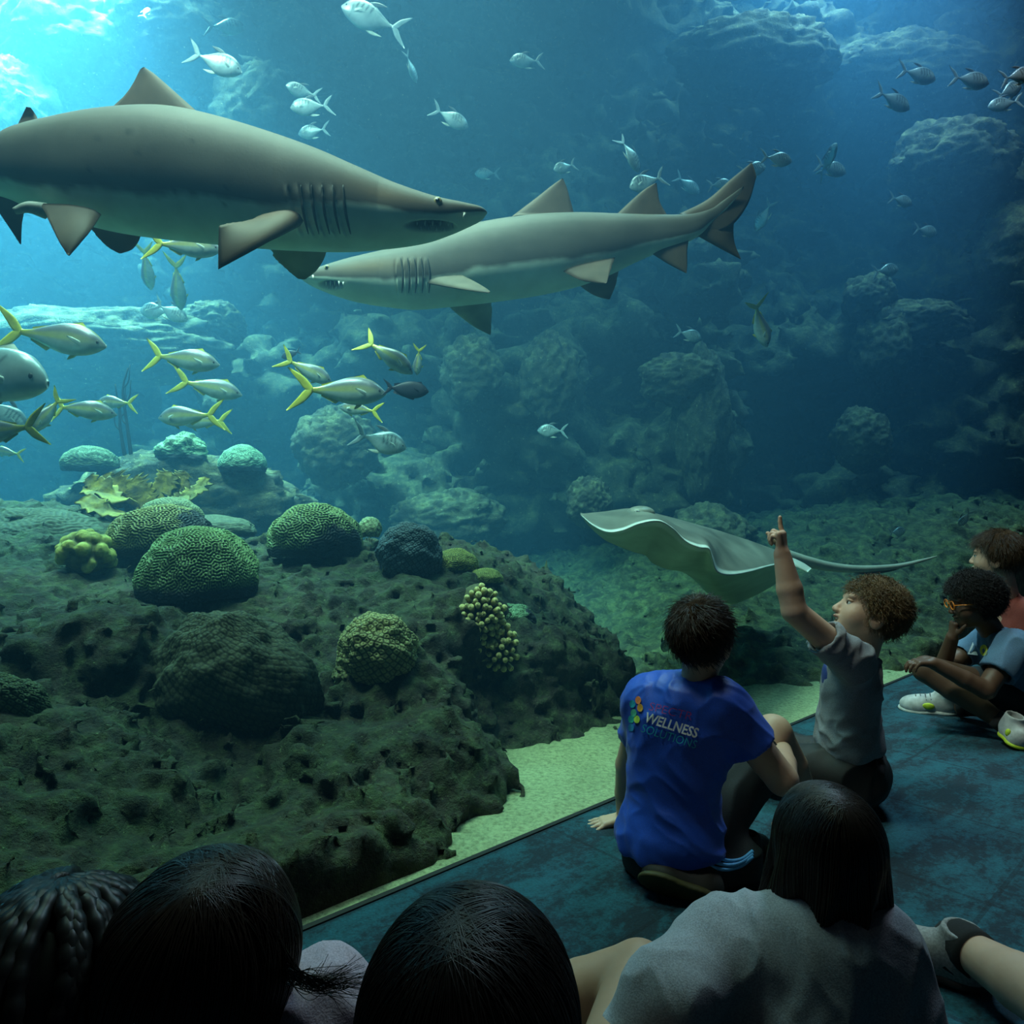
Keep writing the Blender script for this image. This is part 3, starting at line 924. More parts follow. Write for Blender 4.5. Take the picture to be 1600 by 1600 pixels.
for lead, trail in (([P(1222, 876, 3.95), P(1240, 884, 3.92), P(1262, 894, 3.9)], [P(1240, 872, 3.98), P(1256, 880, 3.96), P(1268, 888, 3.94)]),):
    fv, ff = fin_mesh(lead, trail, 0.014)
    mesh_obj('pelvic_fin', fv, ff, M_ray, ray, col=np.tile([0.6, 0.6, 0.55], (len(fv), 1)))
eh = mesh_obj('eye_bulge', *ball(P(1001, 802, 3.40), (0.07, 0.06, 0.036), nu=14, nv=18), plain('ray_eye_bulge', (0.24, 0.23, 0.19), 0.4), ray)
mesh_obj('eye', *ball(P(996, 802, 3.345), (0.02, 0.008, 0.013)), M_black, eh)
mesh_obj('spiracle', *ball(P(1012, 804, 3.36), (0.028, 0.008, 0.014)), plain('spiracle_dark', (0.04, 0.04, 0.035), 0.6), eh)

# ================================================================ fish
M_silver = skin_material('silver_fish_skin', 0.32, 0.6, 60, metallic=0.25, var=0.15)
M_fin = skin_material('fish_fin', 0.5, 0.4, 60, var=0.2)


def fish_proto(kind, bend=0.0):
    """Meshes of one fish in its own frame: nose at x = 0.5, tail root at x = -0.5, z up. Returns [(part name, verts, faces, colours, material)]."""
    pr = {'pompano': [(0, .012, .012), (.03, .06, .06), (.10, .15, .13), (.2, .225, .195), (.35, .275, .26), (.5, .265, .27), (.65, .20, .215), (.8, .105, .115), (.92, .042, .044), (1, .03, .03)],
          'snapper': [(0, .01, .015), (.04, .045, .05), (.12, .115, .105), (.22, .172, .148), (.35, .205, .175), (.5, .195, .172), (.65, .148, .134), (.8, .086, .08), (.92, .046, .044), (1, .036, .034)],
          'jack': [(0, .02, .03), (.03, .07, .06), (.09, .13, .10), (.18, .185, .14), (.33, .205, .175), (.5, .185, .175), (.65, .14, .135), (.8, .08, .075), (.92, .035, .035), (1, .025, .025)],
          'tang': [(0, .015, .015), (.04, .06, .06), (.12, .145, .13), (.25, .21, .195), (.4, .235, .225), (.55, .225, .22), (.7, .18, .18), (.85, .10, .10), (.94, .05, .05), (1, .036, .036)]}[kind]
    pr = np.array(pr)
    s = np.linspace(0, 1, 46) ** 1.15
    pt = spline(pr, 200)
    ht, hb = np.interp(s, pt[:, 0], pt[:, 1]), np.interp(s, pt[:, 0], pt[:, 2])
    wr = {'pompano': .36, 'snapper': .52, 'jack': .45, 'tang': .32}[kind]
    wd = wr * (ht + hb) / 2 * (1 + 0.25 * np.exp(-((s - .15) / .1) ** 2))
    m = 28
    t = np.linspace(0, 2 * np.pi, m, endpoint=False)
    cs, sn = np.cos(t), np.sin(t)
    hh_ = np.where(sn > 0, ht[:, None], hb[:, None]) * np.sign(sn) * np.abs(sn) ** 0.9
    v = np.stack([np.repeat(0.5 - s, m).reshape(-1, m), wd[:, None] * np.sign(cs) * np.abs(cs) ** 0.95, hh_], -1).reshape(-1, 3)
    f = grid_faces(46, m).tolist() + [list(range(m)), list(range(45 * m, 46 * m))[::-1]]
    S, Z = np.repeat(s, m), v[:, 2]
    rel = Z / (np.repeat(ht, m) + 1e-6)
    one = np.ones((len(v), 3))
    if kind == 'pompano':
        c = one * [0.36, 0.41, 0.41]
        c = np.where((rel > 0.6)[:, None], one * [0.15, 0.19, 0.21], c)
        for bx in (.27, .36, .45, .54):
            k = np.exp(-((S - bx - 0.06 * rel) / .017) ** 2) * (rel > 0.0) * (rel < 0.8)
            c = c * (1 - 0.9 * k[:, None])
        k = np.exp(-((S - .19 - .03 * np.cos(rel * 2)) / .008) ** 2) * (np.abs(rel) < .8)
        c = c * (1 - 0.35 * k[:, None])
    elif kind == 'snapper':
        up = np.clip((rel - 0.05) * 3, 0, 1)[:, None]
        c = one * [0.36, 0.41, 0.38] * (1 - up) + one * [0.17, 0.165, 0.18] * up
        k = np.exp(-((rel - 0.14 + 0.05 * S) / (.09 + .12 * S)) ** 2) * np.clip((S - .05) * 8, 0, 1)
        k = np.maximum(k, np.clip((S - .80) * 7, 0, 1) * .9)
        k = np.maximum(k, 0.55 * (rel > 0.93))
        c = c * (1 - k[:, None]) + one * [0.50, 0.43, 0.02] * k[:, None]
    elif kind == 'jack':
        up = np.clip((rel - 0.2) * 2, 0, 1)[:, None]
        c = one * [0.46, 0.50, 0.48] * (1 - up) + one * [0.26, 0.32, 0.33] * up
        k = np.exp(-((S - .30 - .05 * np.cos(rel * 2.2)) / .01) ** 2) * (np.abs(rel) < .75)
        c = c * (1 - 0.5 * k[:, None])
    else:
        c = one * [0.022, 0.026, 0.045]
    c = c * (1 + 0.12 * fbm(v * 14, 3))[:, None]
    out = [('body', v, f, c, M_silver if kind != 'tang' else M_fin)]
    fc = {'pompano': (0.24, 0.29, 0.31), 'snapper': (0.50, 0.44, 0.03), 'jack': (0.50, 0.52, 0.40), 'tang': (0.02, 0.022, 0.04)}[kind]
    A = lambda pts: [np.array([0.5 - x, 0.0, zz_]) for x, zz_ in pts]

    def add(name, lead, trail, th_, col=fc, k=0.0):
        fv, ff = fin_mesh(lead, trail, th_, 12, 6)
        out.append((name, fv, ff, np.tile(col, (len(fv), 1)) * (1 + 0.2 * fbm(fv * 20, 2))[:, None], M_fin))
    top = lambda x: np.interp(x, s, ht)
    bot = lambda x: -np.interp(x, s, hb)
    tl = {'pompano': (.30, .27), 'snapper': (.32, .25), 'jack': (.32, .26), 'tang': (.24, .19)}[kind]
    for sg in (1, -1):
        add('tail_fin', A([(.97, sg * .0), (1.015, sg * .075), (1.0 + tl[0] * .36, sg * tl[1] * .72), (1 + tl[0], sg * tl[1] * 1.18)]),
            A([(1.05, -sg * .012), (1.105, sg * .012), (1.0 + tl[0] * .58, sg * tl[1] * .44), (1 + tl[0] * 1.05, sg * tl[1] * 1.15)]), 0.010)
    if kind == 'pompano':
        dk = (0.07, 0.08, 0.09)
        add('dorsal_fin', A([(.44, top(.44) - .02), (.55, top(.55) + .07), (.66, top(.66) + .15), (.82, top(.8) + .22)]), A([(.56, top(.56) - .02), (.62, top(.62) + .03), (.70, top(.7) + .10), (.82, top(.8) + .215)]), 0.008, dk)
        add('anal_fin', A([(.50, bot(.50) + .02), (.60, bot(.6) - .06), (.70, bot(.7) - .12), (.84, bot(.82) - .17)]), A([(.60, bot(.6) + .02), (.66, bot(.66) - .02), (.73, bot(.73) - .08), (.84, bot(.82) - .165)]), 0.008, (0.55, 0.55, 0.45))
        add('dorsal_ridge', A([(.56, top(.56) - .02), (.60, top(.6) + .03)]), A([(.90, top(.9) - .01), (.9, top(.9) + .006)]), 0.006)
    elif kind == 'tang':
        add('dorsal_fin', A([(.16, top(.16) - .03), (.22, top(.22) + .05)]), A([(.92, top(.92) - .02), (.95, top(.92) + .07)]), 0.008)
        add('anal_fin', A([(.34, bot(.34) + .03), (.40, bot(.4) - .05)]), A([(.92, bot(.92) + .02), (.95, bot(.92) - .07)]), 0.008)
    else:
        yl = fc if kind == 'snapper' else (0.5, 0.52, 0.45)
        add('dorsal_fin', A([(.24, top(.24) - .02), (.32, top(.32) + .04)]), A([(.86, top(.86) - .02), (.88, top(.86) + .02)]), 0.007, yl)
        add('anal_fin', A([(.62, bot(.62) + .02), (.68, bot(.68) - .05)]), A([(.86, bot(.86) + .02), (.88, bot(.86) - .015)]), 0.007, yl)
        add('pelvic_fin', A([(.30, bot(.30) + .02), (.36, bot(.36) - .03), (.42, bot(.4) - .06)]), A([(.36, bot(.36) + .02), (.41, bot(.4) - .01), (.43, bot(.4) - .055)]), 0.006, yl)
    wx = np.interp(.27, s, wd)
    for sg in (1, -1):
        ln = .20 if kind == 'jack' else .14
        add('pectoral_fin', [np.array([.5 - .25, sg * wx * .9, -.01]), np.array([.5 - .25 - ln * .5, sg * (wx + .03), .015]), np.array([.5 - .25 - ln, sg * (wx + .05), .03])],
            [np.array([.5 - .26, sg * wx * .9, -.06]), np.array([.5 - .26 - ln * .5, sg * (wx + .03), -.03]), np.array([.5 - .26 - ln, sg * (wx + .05), .02])], 0.004,
            (0.62, 0.64, 0.58) if kind != 'tang' else fc)
        ey = np.array([.5 - .095, sg * np.interp(.095, s, wd) * .93, np.interp(.095, s, ht) * .25])
        ev, ef = ball(ey, (.020, .008, .020), nu=8, nv=10)
        out.append(('eye', ev, ef.tolist(), np.tile([0.02, 0.02, 0.02], (len(ev), 1)), M_fin))
    if bend:
        res = []
        for n_, v_, f_, c_, m_ in out:
            d = np.clip(0.15 - v_[:, 0], 0, 2)
            ang = bend * d
            x = np.where(d > 0, 0.15 - np.sin(ang) / bend, v_[:, 0])
            y = np.where(d > 0, (1 - np.cos(ang)) / bend, 0.0)
            res.append((n_, np.stack([x + np.where(d > 0, v_[:, 1] * np.sin(ang), 0), y + v_[:, 1] * np.where(d > 0, np.cos(ang), 1), v_[:, 2]], -1), f_, c_, m_))
        out = res
    return out


_protos = {}


def fish_meshes(kind, bend):
    key = (kind, bend)
    if key not in _protos:
        ms = []
        for n_, v_, f_, c_, m_ in fish_proto(kind, bend):
            o = mesh_obj(n_, v_, f_, m_, col=c_)
            ms.append((n_, o.data))
            bpy.data.objects.remove(o)
        _protos[key] = ms
    return _protos[key]


def fish(kind, px, py, length, ang, yaw, Y, label, bend=0.0, group=None, roll=0.0):
    """A fish centred at a pixel and depth; length in pixels nose to fork, ang in the picture plane (0 = facing right), yaw = turned away (+) or towards (-)."""
    a, ps = math.radians(ang), math.radians(yaw)
    Y += 1.0 if px > 1290 and py < 480 else 0.0
    fw = np.array([math.cos(a) * math.cos(ps), math.sin(ps), math.sin(a) * math.cos(ps)])
    up = np.array([0, 0, 1.0]) if abs(fw[2]) < 0.85 else np.array([-math.copysign(1, fw[2]) * (1 if math.cos(a) >= 0 else -1), 0, 0.3])
    R = frame(fw, up)
    sc_ = length * Y / F / (1.15 * max(math.cos(ps), 0.45))
    root = thing('fish', label, 'fish', group=group)
    M = Matrix((tuple(R[:, 0]), tuple(R[:, 1]), tuple(R[:, 2])))
    M = Matrix(np.array([R[0], R[1], R[2]]).T.tolist()).to_4x4()
    if roll:
        M = M @ Matrix.Rotation(math.radians(roll), 4, 'X')
    root.matrix_world = Matrix.Translation(P(px, py, Y).tolist()) @ M @ Matrix.Scale(sc_, 4)
    for n_, d in fish_meshes(kind, bend):
        o = bpy.data.objects.new(n_, d)
        COL.objects.link(o)
        o.parent = root
    return root


SH = 'silver fish shoaling high in the tank'
YT = 'yellowtail fish over the reef'
for a in [
        ('pompano', 574, 26, 92, 165, -12, 4.6, 'big silver fish facing left at the top centre of the tank', 0.0, SH),
        ('pompano', 345, 100, 76, -18, 8, 4.4, 'barred silver fish with sickle fins above the large shark back', 0.0, SH),
        ('pompano', 358, 42, 54, 8, 15, 6.2, 'faded barred fish swimming above the sickle finned one', 0.0, SH),
        ('pompano', 229, 18, 22, 80, 30, 6.6, 'tiny dark fish in the bright light at upper left', 0.0, SH),
        ('pompano', 644, 110, 34, -68, 35, 5.2, 'small silver fish diving nose down under the topmost one', 0.0, SH),
        ('pompano', 468, 142, 42, 172, -30, 5.0, 'upper of two overlapping silver fish above the shark head', 0.6, SH),
        ('pompano', 480, 167, 58, 190, -10, 4.8, 'lower of two overlapping silver fish above the shark head', 0.0, SH),
        ('pompano', 485, 206, 46, 185, 10, 5.4, 'silver fish half hidden behind the large shark back', 0.0, SH),
        ('pompano', 709, 187, 54, -22, 15, 5.0, 'silver fish alone above the mouth of the large shark', 0.0, SH),
        ('pompano', 817, 95, 48, 186, -10, 5.2, 'silver fish facing left alone near the top centre', 0.0, SH),
        ('pompano', 757, 271, 36, 175, 12, 6.3, 'faint blue fish above the snout of the large shark', 0.0, SH),
        ('pompano', 879, 262, 36, 205, -20, 5.3, 'small silver fish above the first dorsal fin of the rear shark', 0.0, SH),
        ('pompano', 988, 246, 50, -58, 25, 4.9, 'silver fish nose down beside the second fin of the rear shark', 0.5, SH),
        ('pompano', 1006, 286, 58, 203, -12, 4.8, 'silver fish facing left just behind the second fin of the rear shark', 0.0, SH),
        ('pompano', 1078, 291, 42, -28, 15, 6.5, 'faint fish in the haze before the tail of the rear shark', 0.0, SH),
        ('pompano', 1128, 288, 36, 10, 10, 5.6, 'small pale fish behind the tail root of the rear shark', 0.0, SH),
        ('pompano', 1180, 264, 44, 20, 15, 5.4, 'silver fish half hidden behind the tip of the shark tail', 0.0, SH),
        ('pompano', 1218, 249, 48, -4, 10, 5.0, 'silver fish just right of the shark tail tip', 0.0, SH),
        ('pompano', 1303, 264, 50, -8, 15, 5.0, 'lower of a crossing pair of silver fish in open water', 0.0, SH),
        ('pompano', 1296, 246, 30, 75, -55, 4.8, 'upper fish of the crossing pair, seen head on', 0.0, SH),
        ('pompano', 1439, 118, 58, -10, 8, 4.8, 'silver fish leading the pair at upper right, above the lower one', 0.0, SH),
        ('pompano', 1400, 159, 58, -22, 10, 4.8, 'silver fish lowest and leftmost of the upper right shoal', 0.0, SH),
        ('pompano', 1521, 126, 60, -6, 6, 4.8, 'silver fish in the middle of the upper right shoal', 0.0, SH),
        ('pompano', 1596, 118, 54, 12, 5, 4.9, 'silver fish cut by the right edge, topmost there', 0.0, SH),
        ('pompano', 1580, 140, 48, 28, 10, 5.3, 'thin silver fish angled upward near the right edge', 0.0, SH),
        ('pompano', 1565, 163, 46, 188, 8, 5.2, 'dim grey fish facing left near the right edge', 0.0, SH),
        ('pompano', 1411, 314, 38, -8, 14, 5.4, 'small silver fish left of the arched boulder foot', 0.0, SH),
        ('pompano', 1450, 361, 38, -5, 14, 5.6, 'small silver fish below and right of its neighbour by the arched boulder', 0.0, SH),
        ('pompano', 1388, 422, 42, 10, 12, 5.6, 'greenish fish above the small round boulder', 0.0, SH),
        ('pompano', 1191, 342, 40, 245, 25, 6.0, 'faint fish with tail up below the shark tail', 0.0, SH),
        ('pompano', 1080, 524, 40, -12, 14, 5.8, 'small teal fish over the overhanging rock cap', 0.0, SH),
        ('snapper', 1188, 512, 74, -66, 10, 5.0, 'slim curved fish with yellow fins diving right of the rock column', -0.9, SH),
        ('pompano', 858, 673, 42, 178, 10, 5.4, 'lone teal fish facing left in dark midwater', 0.0, None),
        ('pompano', 602, 691, 76, -16, 10, 4.4, 'barred silver fish swimming below the yellowtail shoal', 0.0, None),
        ('pompano', 1506, 812, 26, 245, 20, 5.6, 'tiny green fish above the two boys at the far right', 0.0, None),
        ('pompano', 1404, 831, 30, 5, 20, 6.0, 'tiny dim fish above the tip of the ray tail', 0.0, None),
        ('pompano', 1042, 1006, 34, 255, 20, 4.0, 'thin pale fish beside the head of the boy in blue', 0.0, None),
        ('snapper', 100, 530, 148, -9, 5, 3.6, 'long yellowtail fish swimming right above the big silver head', 0.0, YT),
        ('snapper', 296, 563, 104, -8, 8, 4.2, 'yellowtail fish with crescent tail in the middle of the left shoal', 0.4, YT),
        ('snapper', 336, 608, 92, -12, 12, 4.4, 'yellowtail fish just below the crescent tailed one', 0.0, YT),
        ('snapper', 138, 641, 78, -8, 30, 3.9, 'yellowtail fish with tail turned edge on', 1.2, YT),
        ('jack', -22, 584, 250, -10, -8, 3.3, 'big silver jack with dark eye entering at the left edge', 0.0, None),
        ('pompano', 14, 650, 72, -40, 10, 3.9, 'pale round fish half hidden under the big silver jack', 0.0, None),
        ('snapper', 69, 652, 66, 242, -20, 3.6, 'yellowtail fish diving left beneath the silver jack', 0.0, YT),
        ('snapper', -12, 676, 128, 188, 4, 3.2, 'yellowtail fish leaving the picture at left, only its rear showing', 0.0, YT),
        ('snapper', 8, 706, 44, 170, 0, 4.4, 'small brownish yellow fish below the departing yellowtail', 0.0, None),
        ('snapper', 176, 629, 60, 176, 8, 4.5, 'yellow fish with orange tail facing left', 0.0, None),
        ('snapper', 286, 651, 94, 182, 6, 4.2, 'greenish yellowtail fish facing left over the pale brain corals', 0.0, YT),
        ('snapper', 312, 658, 76, 178, 10, 4.6, 'fish half hidden behind the greenish one over the pale corals', 0.0, YT),
        ('snapper', 487, 582, 76, -26, 12, 4.2, 'yellowtail fish pointing down right, tail near the small teal fish', 0.0, YT),
        ('tang', 452, 554, 32, 195, 15, 4.8, 'small teal round fish behind a yellow tail', 0.0, None),
        ('snapper', 613, 560, 88, -36, 12, 4.0, 'yellowtail fish nosing down above the dark tang', 0.7, YT),
        ('snapper', 653, 568, 40, 262, 20, 4.4, 'short fish with yellow tail up beside the nosing one', 0.0, YT),
        ('snapper', 546, 612, 132, -2, 4, 3.8, 'largest yellowtail fish of the middle shoal, bright yellow stripe', 0.0, YT),
        ('tang', 641, 609, 66, -5, 6, 3.7, 'dark blue black tang at the nose of the largest yellowtail', 0.0, None),
        ('snapper', 556, 639, 62, 172, 6, 4.3, 'yellowtail fish facing left under the largest one', 0.0, YT),
        ('snapper', 231, 425, 56, -95, 30, 5.0, 'slim fish seen from behind below the shark belly, left one', 0.0, None),
        ('snapper', 279, 452, 66, -98, 30, 5.0, 'slim fish seen from behind below the shark belly, right one', 0.0, None),
        ('pompano', 240, 486, 54, 175, 10, 5.4, 'faint striped fish under the slim pair, left', 0.0, None),
        ('pompano', 272, 490, 50, -28, 10, 5.3, 'faint striped fish under the slim pair, right', 0.0, None),
        ('snapper', 300, 386, 104, -4, 5, 3.7, 'yellowtail fish mostly hidden behind the belly of the large shark', 0.0, YT)]:
    fish(*a)

# ================================================================ corals
def labyrinth(n=256, period=9.0, seed=1, steps=14):
    """Meandering ridges: band-passed noise driven to stripes."""
    r = np.random.RandomState(seed)
    u = r.normal(size=(n, n))
    k = np.hypot(*np.meshgrid(np.fft.fftfreq(n), np.fft.fftfreq(n)))
    band = np.exp(-((k - 1 / period) / (0.30 / period)) ** 2)
    for _ in range(steps):
        u = np.fft.ifft2(np.fft.fft2(u) * band).real
        u = np.tanh(2.2 * u / u.std())
    return u


LAB = [labyrinth(512, 8.0, s, 5) for s in (1, 2)]


def sample2(img, x, y):
    n = img.shape[0]
    x, y = x % n, y % n
    i, j = x.astype(int), y.astype(int)
    a, b = x - i, y - j
    i1, j1 = (i + 1) % n, (j + 1) % n
    return img[i, j] * (1 - a) * (1 - b) + img[i1, j] * a * (1 - b) + img[i, j1] * (1 - a) * b + img[i1, j1] * a * b


def coral_material(name, rough=0.8, speck=70):
    w = N(name)
    a = w.n('Attribute', None, attribute_name='tint').outputs['Color']
    c = w.coord()
    n1 = w.noise(c, speck, 4, 0.7)
    col = w.mix(1.0, a, w.ramp(n1, [(0.3, (0.6, 0.6, 0.6)), (0.7, (1.35, 1.35, 1.35))]), 'MULTIPLY')
    return w.principled(col, rough, n1, 0.5, 0.006)


M_coral = coral_material('coral_flesh')


def dome(nu=150, nv=220, low=0.62):
    th = np.linspace(0.001, np.pi * low, nu)
    ph = np.linspace(0, 2 * np.pi, nv, endpoint=False)
    v = np.stack([np.outer(np.sin(th), np.cos(ph)), np.outer(np.sin(th), np.sin(ph)), np.outer(np.cos(th), np.ones(nv))], -1).reshape(-1, 3)
    return v, grid_faces(nu, nv), np.repeat(th, nv), np.tile(ph, nu)


def brain_coral(px, py, Y, rx, rz, label, ridge, valley, freq=62, seed=0, bump=0.017, dead=None, lump=0.07, name='brain_coral', sq=0.9, nu=210, nv=380):
    s = Y / F
    v, f, th, ph = dome(nu, nv)
    pat = sample2(LAB[seed % 2], 256 + 1.9 * freq * th * np.cos(ph) + 31 * seed, 256 + 1.9 * freq * th * np.sin(ph))
    d = 1 + lump * fbm(v * 1.5 + seed * 3.1, 3) + bump * np.clip(pat * 1.4, -1, 1)
    k = np.clip(0.5 + 0.9 * pat, 0, 1)[:, None]
    col = np.array(ridge) * k + np.array(valley) * (1 - k)
    if dead is not None:
        dd = v @ nrm(dead[:3]) + 0.12 * fbm(v * 3 + seed, 3)
        m = np.clip((dd - dead[3]) * 14, 0, 1)[:, None]
        col = col * (1 - m) + np.array([0.022, 0.026, 0.035]) * (0.7 + 0.5 * k) * m
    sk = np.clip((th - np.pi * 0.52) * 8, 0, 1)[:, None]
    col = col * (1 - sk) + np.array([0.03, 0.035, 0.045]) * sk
    v = v * d[:, None] * np.array([rx * s, rx * s * sq, rz * s])
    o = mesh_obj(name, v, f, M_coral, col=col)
    o.location = P(px, py + 0.13 * rz, Y)
    return tag(o, label, 'coral')


def star_coral(px, py, Y, rx, rz, label, cup, gap, cells=500, seed=0, bump=0.035, lump=0.1, ry=None, low=0.75, nu=200, nv=300, tilt=0.0, rim=None):
    """Mound of packed cups: each cell bulges, its mouth dips."""
    s = Y / F
    v, f, th, ph = dome(nu, nv, low)
    i = np.arange(cells) + 0.5
    g1, g2 = np.arccos(1 - 2 * i / cells), np.pi * (1 + 5 ** 0.5) * i
    c = np.stack([np.sin(g1) * np.cos(g2), np.sin(g1) * np.sin(g2), np.cos(g1)], -1)
    c += np.random.RandomState(seed).normal(size=c.shape) * 0.35 / cells ** 0.5
    c /= np.linalg.norm(c, axis=1)[:, None]
    dots = np.empty(len(v)); d2 = np.empty(len(v))
    for a in range(0, len(v), 4000):
        q = np.partition((v[a:a + 4000] @ c.T).astype(np.float32), cells - 2, axis=1)[:, -2:]
        q.sort(axis=1)
        dots[a:a + 4000], d2[a:a + 4000] = np.arccos(np.clip(q[:, 1], -1, 1)), np.arccos(np.clip(q[:, 0], -1, 1))
    sp = (4 * np.pi / cells) ** 0.5
    e = np.clip((d2 - dots) / (0.45 * sp), 0, 1)
    mouth = np.clip(1 - dots / (0.22 * sp), 0, 1)
    d = 1 + lump * fbm(v * 1.7 + seed * 5, 3) + bump * (e ** 0.6 - 0.9 * mouth)
    k = (e * (1 - 0.75 * mouth))[:, None]
    col = (np.array(cup) * k + np.array(gap) * (1 - k)) * (1 + 0.25 * fbm(v * 2.5 + seed, 3))[:, None]
    v = v * d[:, None] * np.array([rx * s, ry or rx * s * 0.8, rz * s])
    if tilt:
        v = v @ np.array(Matrix.Rotation(math.radians(tilt), 3, 'X')).T
    o = mesh_obj('star_coral', v, f, M_coral, col=col)
    o.location = P(px, py, Y)
    return tag(o, label, 'coral')


GR, GV = (0.23, 0.34, 0.13), (0.018, 0.035, 0.03)
brain_coral(309, 893, 3.0, 88, 78, 'large green brain coral in front of the others on the reef mound', GR, GV, 68, 0)
brain_coral(252, 838, 3.5, 76, 58, 'yellow green brain coral behind the large green one', (0.30, 0.28, 0.10), (0.04, 0.04, 0.02), 58, 1, dead=(0.9, -0.1, 0.5, 0.80))
brain_coral(268, 806, 3.85, 46, 34, 'small brain coral peeking over the yellow green one', (0.22, 0.24, 0.12), (0.05, 0.06, 0.04), 46, 2, nu=90, nv=130)
brain_coral(494, 838, 3.6, 73, 60, 'green brain coral with a dark dead patch at its lower side', (0.25, 0.32, 0.12), GV, 58, 3, dead=(0.62, -0.62, -0.30, 0.70))
brain_coral(335, 826, 4.1, 62, 24, 'low grey green coral mound behind the large brain coral', (0.13, 0.15, 0.09), (0.07, 0.08, 0.06), 60, 4, bump=0.01, nu=60, nv=90)
brain_coral(60, 880, 3.9, 140, 100, 'broad dark ridged coral mound at the left edge', (0.075, 0.085, 0.045), (0.03, 0.035, 0.022), 70, 5, bump=0.008, name='coral_mound', nu=120, nv=200)
brain_coral(140, 722, 5.0, 42, 28, 'dull brain coral at the left on the boulder behind', (0.17, 0.22, 0.12), (0.05, 0.07, 0.05), 50, 6, nu=80, nv=120)
brain_coral(284, 704, 5.0, 37, 30, 'pale green lumpy brain coral in the middle of the boulder behind', (0.32, 0.46, 0.28), (0.09, 0.15, 0.10), 50, 7, lump=0.25, nu=80, nv=120)
brain_coral(379, 722, 5.0, 36, 30, 'pale green domed brain coral at the right on the boulder behind', (0.26, 0.42, 0.28), (0.07, 0.13, 0.09), 50, 8, nu=80, nv=120)
brain_coral(805, 968, 3.28, 30, 26, 'pale mint coral crust right of the finger corals', (0.32, 0.50, 0.27), (0.10, 0.19, 0.10), 40, 9, nu=70, nv=110, lump=0.2, dead=(0.9, -0.1, 0.0, 0.55))
brain_coral(712, 882, 3.45, 36, 28, 'yellow ridged coral beside the blue grey one', (0.38, 0.36, 0.07), (0.10, 0.10, 0.03), 40, 10, nu=70, nv=110)
brain_coral(757, 904, 3.4, 30, 18, 'yellow coral lobe trailing down the right side of the reef', (0.40, 0.38, 0.08), (0.12, 0.12, 0.03), 40, 11, nu=70, nv=110)
star_coral(640, 868, 3.35, 49, 50, 'blue grey star coral dome at the right of the reef top', (0.10, 0.14, 0.17), (0.02, 0.03, 0.045), 620, 1)
star_coral(578, 826, 3.75, 18, 18, 'small pale star coral behind the blue grey dome', (0.34, 0.42, 0.22), (0.10, 0.12, 0.06), 90, 2, nu=60, nv=80)
star_coral(592, 1016, 2.62, 60, 60, 'bright cream star coral with packed cups on the reef face', (0.50, 0.48, 0.20), (0.06, 0.06, 0.025), 560, 3, low=0.97, lump=0.16, tilt=35)
star_coral(545, 1052, 2.62, 22, 20, 'small ragged coral at the left foot of the cream star coral', (0.26, 0.26, 0.10), (0.05, 0.05, 0.02), 90, 5, low=0.95, lump=0.35, nu=70, nv=90)
star_coral(368, 1100, 2.5, 128, 158, 'huge dark star coral bulging from the middle of the reef face', (0.105, 0.115, 0.06), (0.02, 0.024, 0.016), 2000, 4, bump=0.016, low=0.97, lump=0.10, ry=0.20, tilt=24, nu=190, nv=300)
star_coral(10, 1115, 2.0, 66, 72, 'green star coral plate at the left edge of the picture', (0.09, 0.12, 0.05), (0.02, 0.03, 0.02), 620, 6, low=0.97, lump=0.1, ry=0.08, tilt=30)

# lobed yellow coral
fl = Field((-.2, -.2, -.16), (.2, .2, .2), 0.006)
r = np.random.RandomState(5)
fl.ell((0, 0, 0), (.09, .09, .085), 0.02)
for k in range(46):
    z = r.uniform(-0.75, 1)
    a = r.uniform(0, 6.283)
    d = np.array([math.cos(a) * math.sqrt(1 - z * z), math.sin(a) * math.sqrt(1 - z * z), z])
    fl.ell(d * np.array([.098, .098, .092]), r.uniform(.02, .032), 0.010)
fl.rough(lambda p: 0.004 * fbm(p * 45, 3), 0.02)
v, q = fl.mesh(1)
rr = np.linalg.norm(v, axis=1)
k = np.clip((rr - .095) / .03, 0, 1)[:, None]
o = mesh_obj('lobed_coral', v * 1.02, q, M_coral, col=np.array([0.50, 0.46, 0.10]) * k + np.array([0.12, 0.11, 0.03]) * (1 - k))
o.location = P(135, 868, 3.2)
tag(o, 'round yellow lobed coral at the left of the reef top', 'coral')


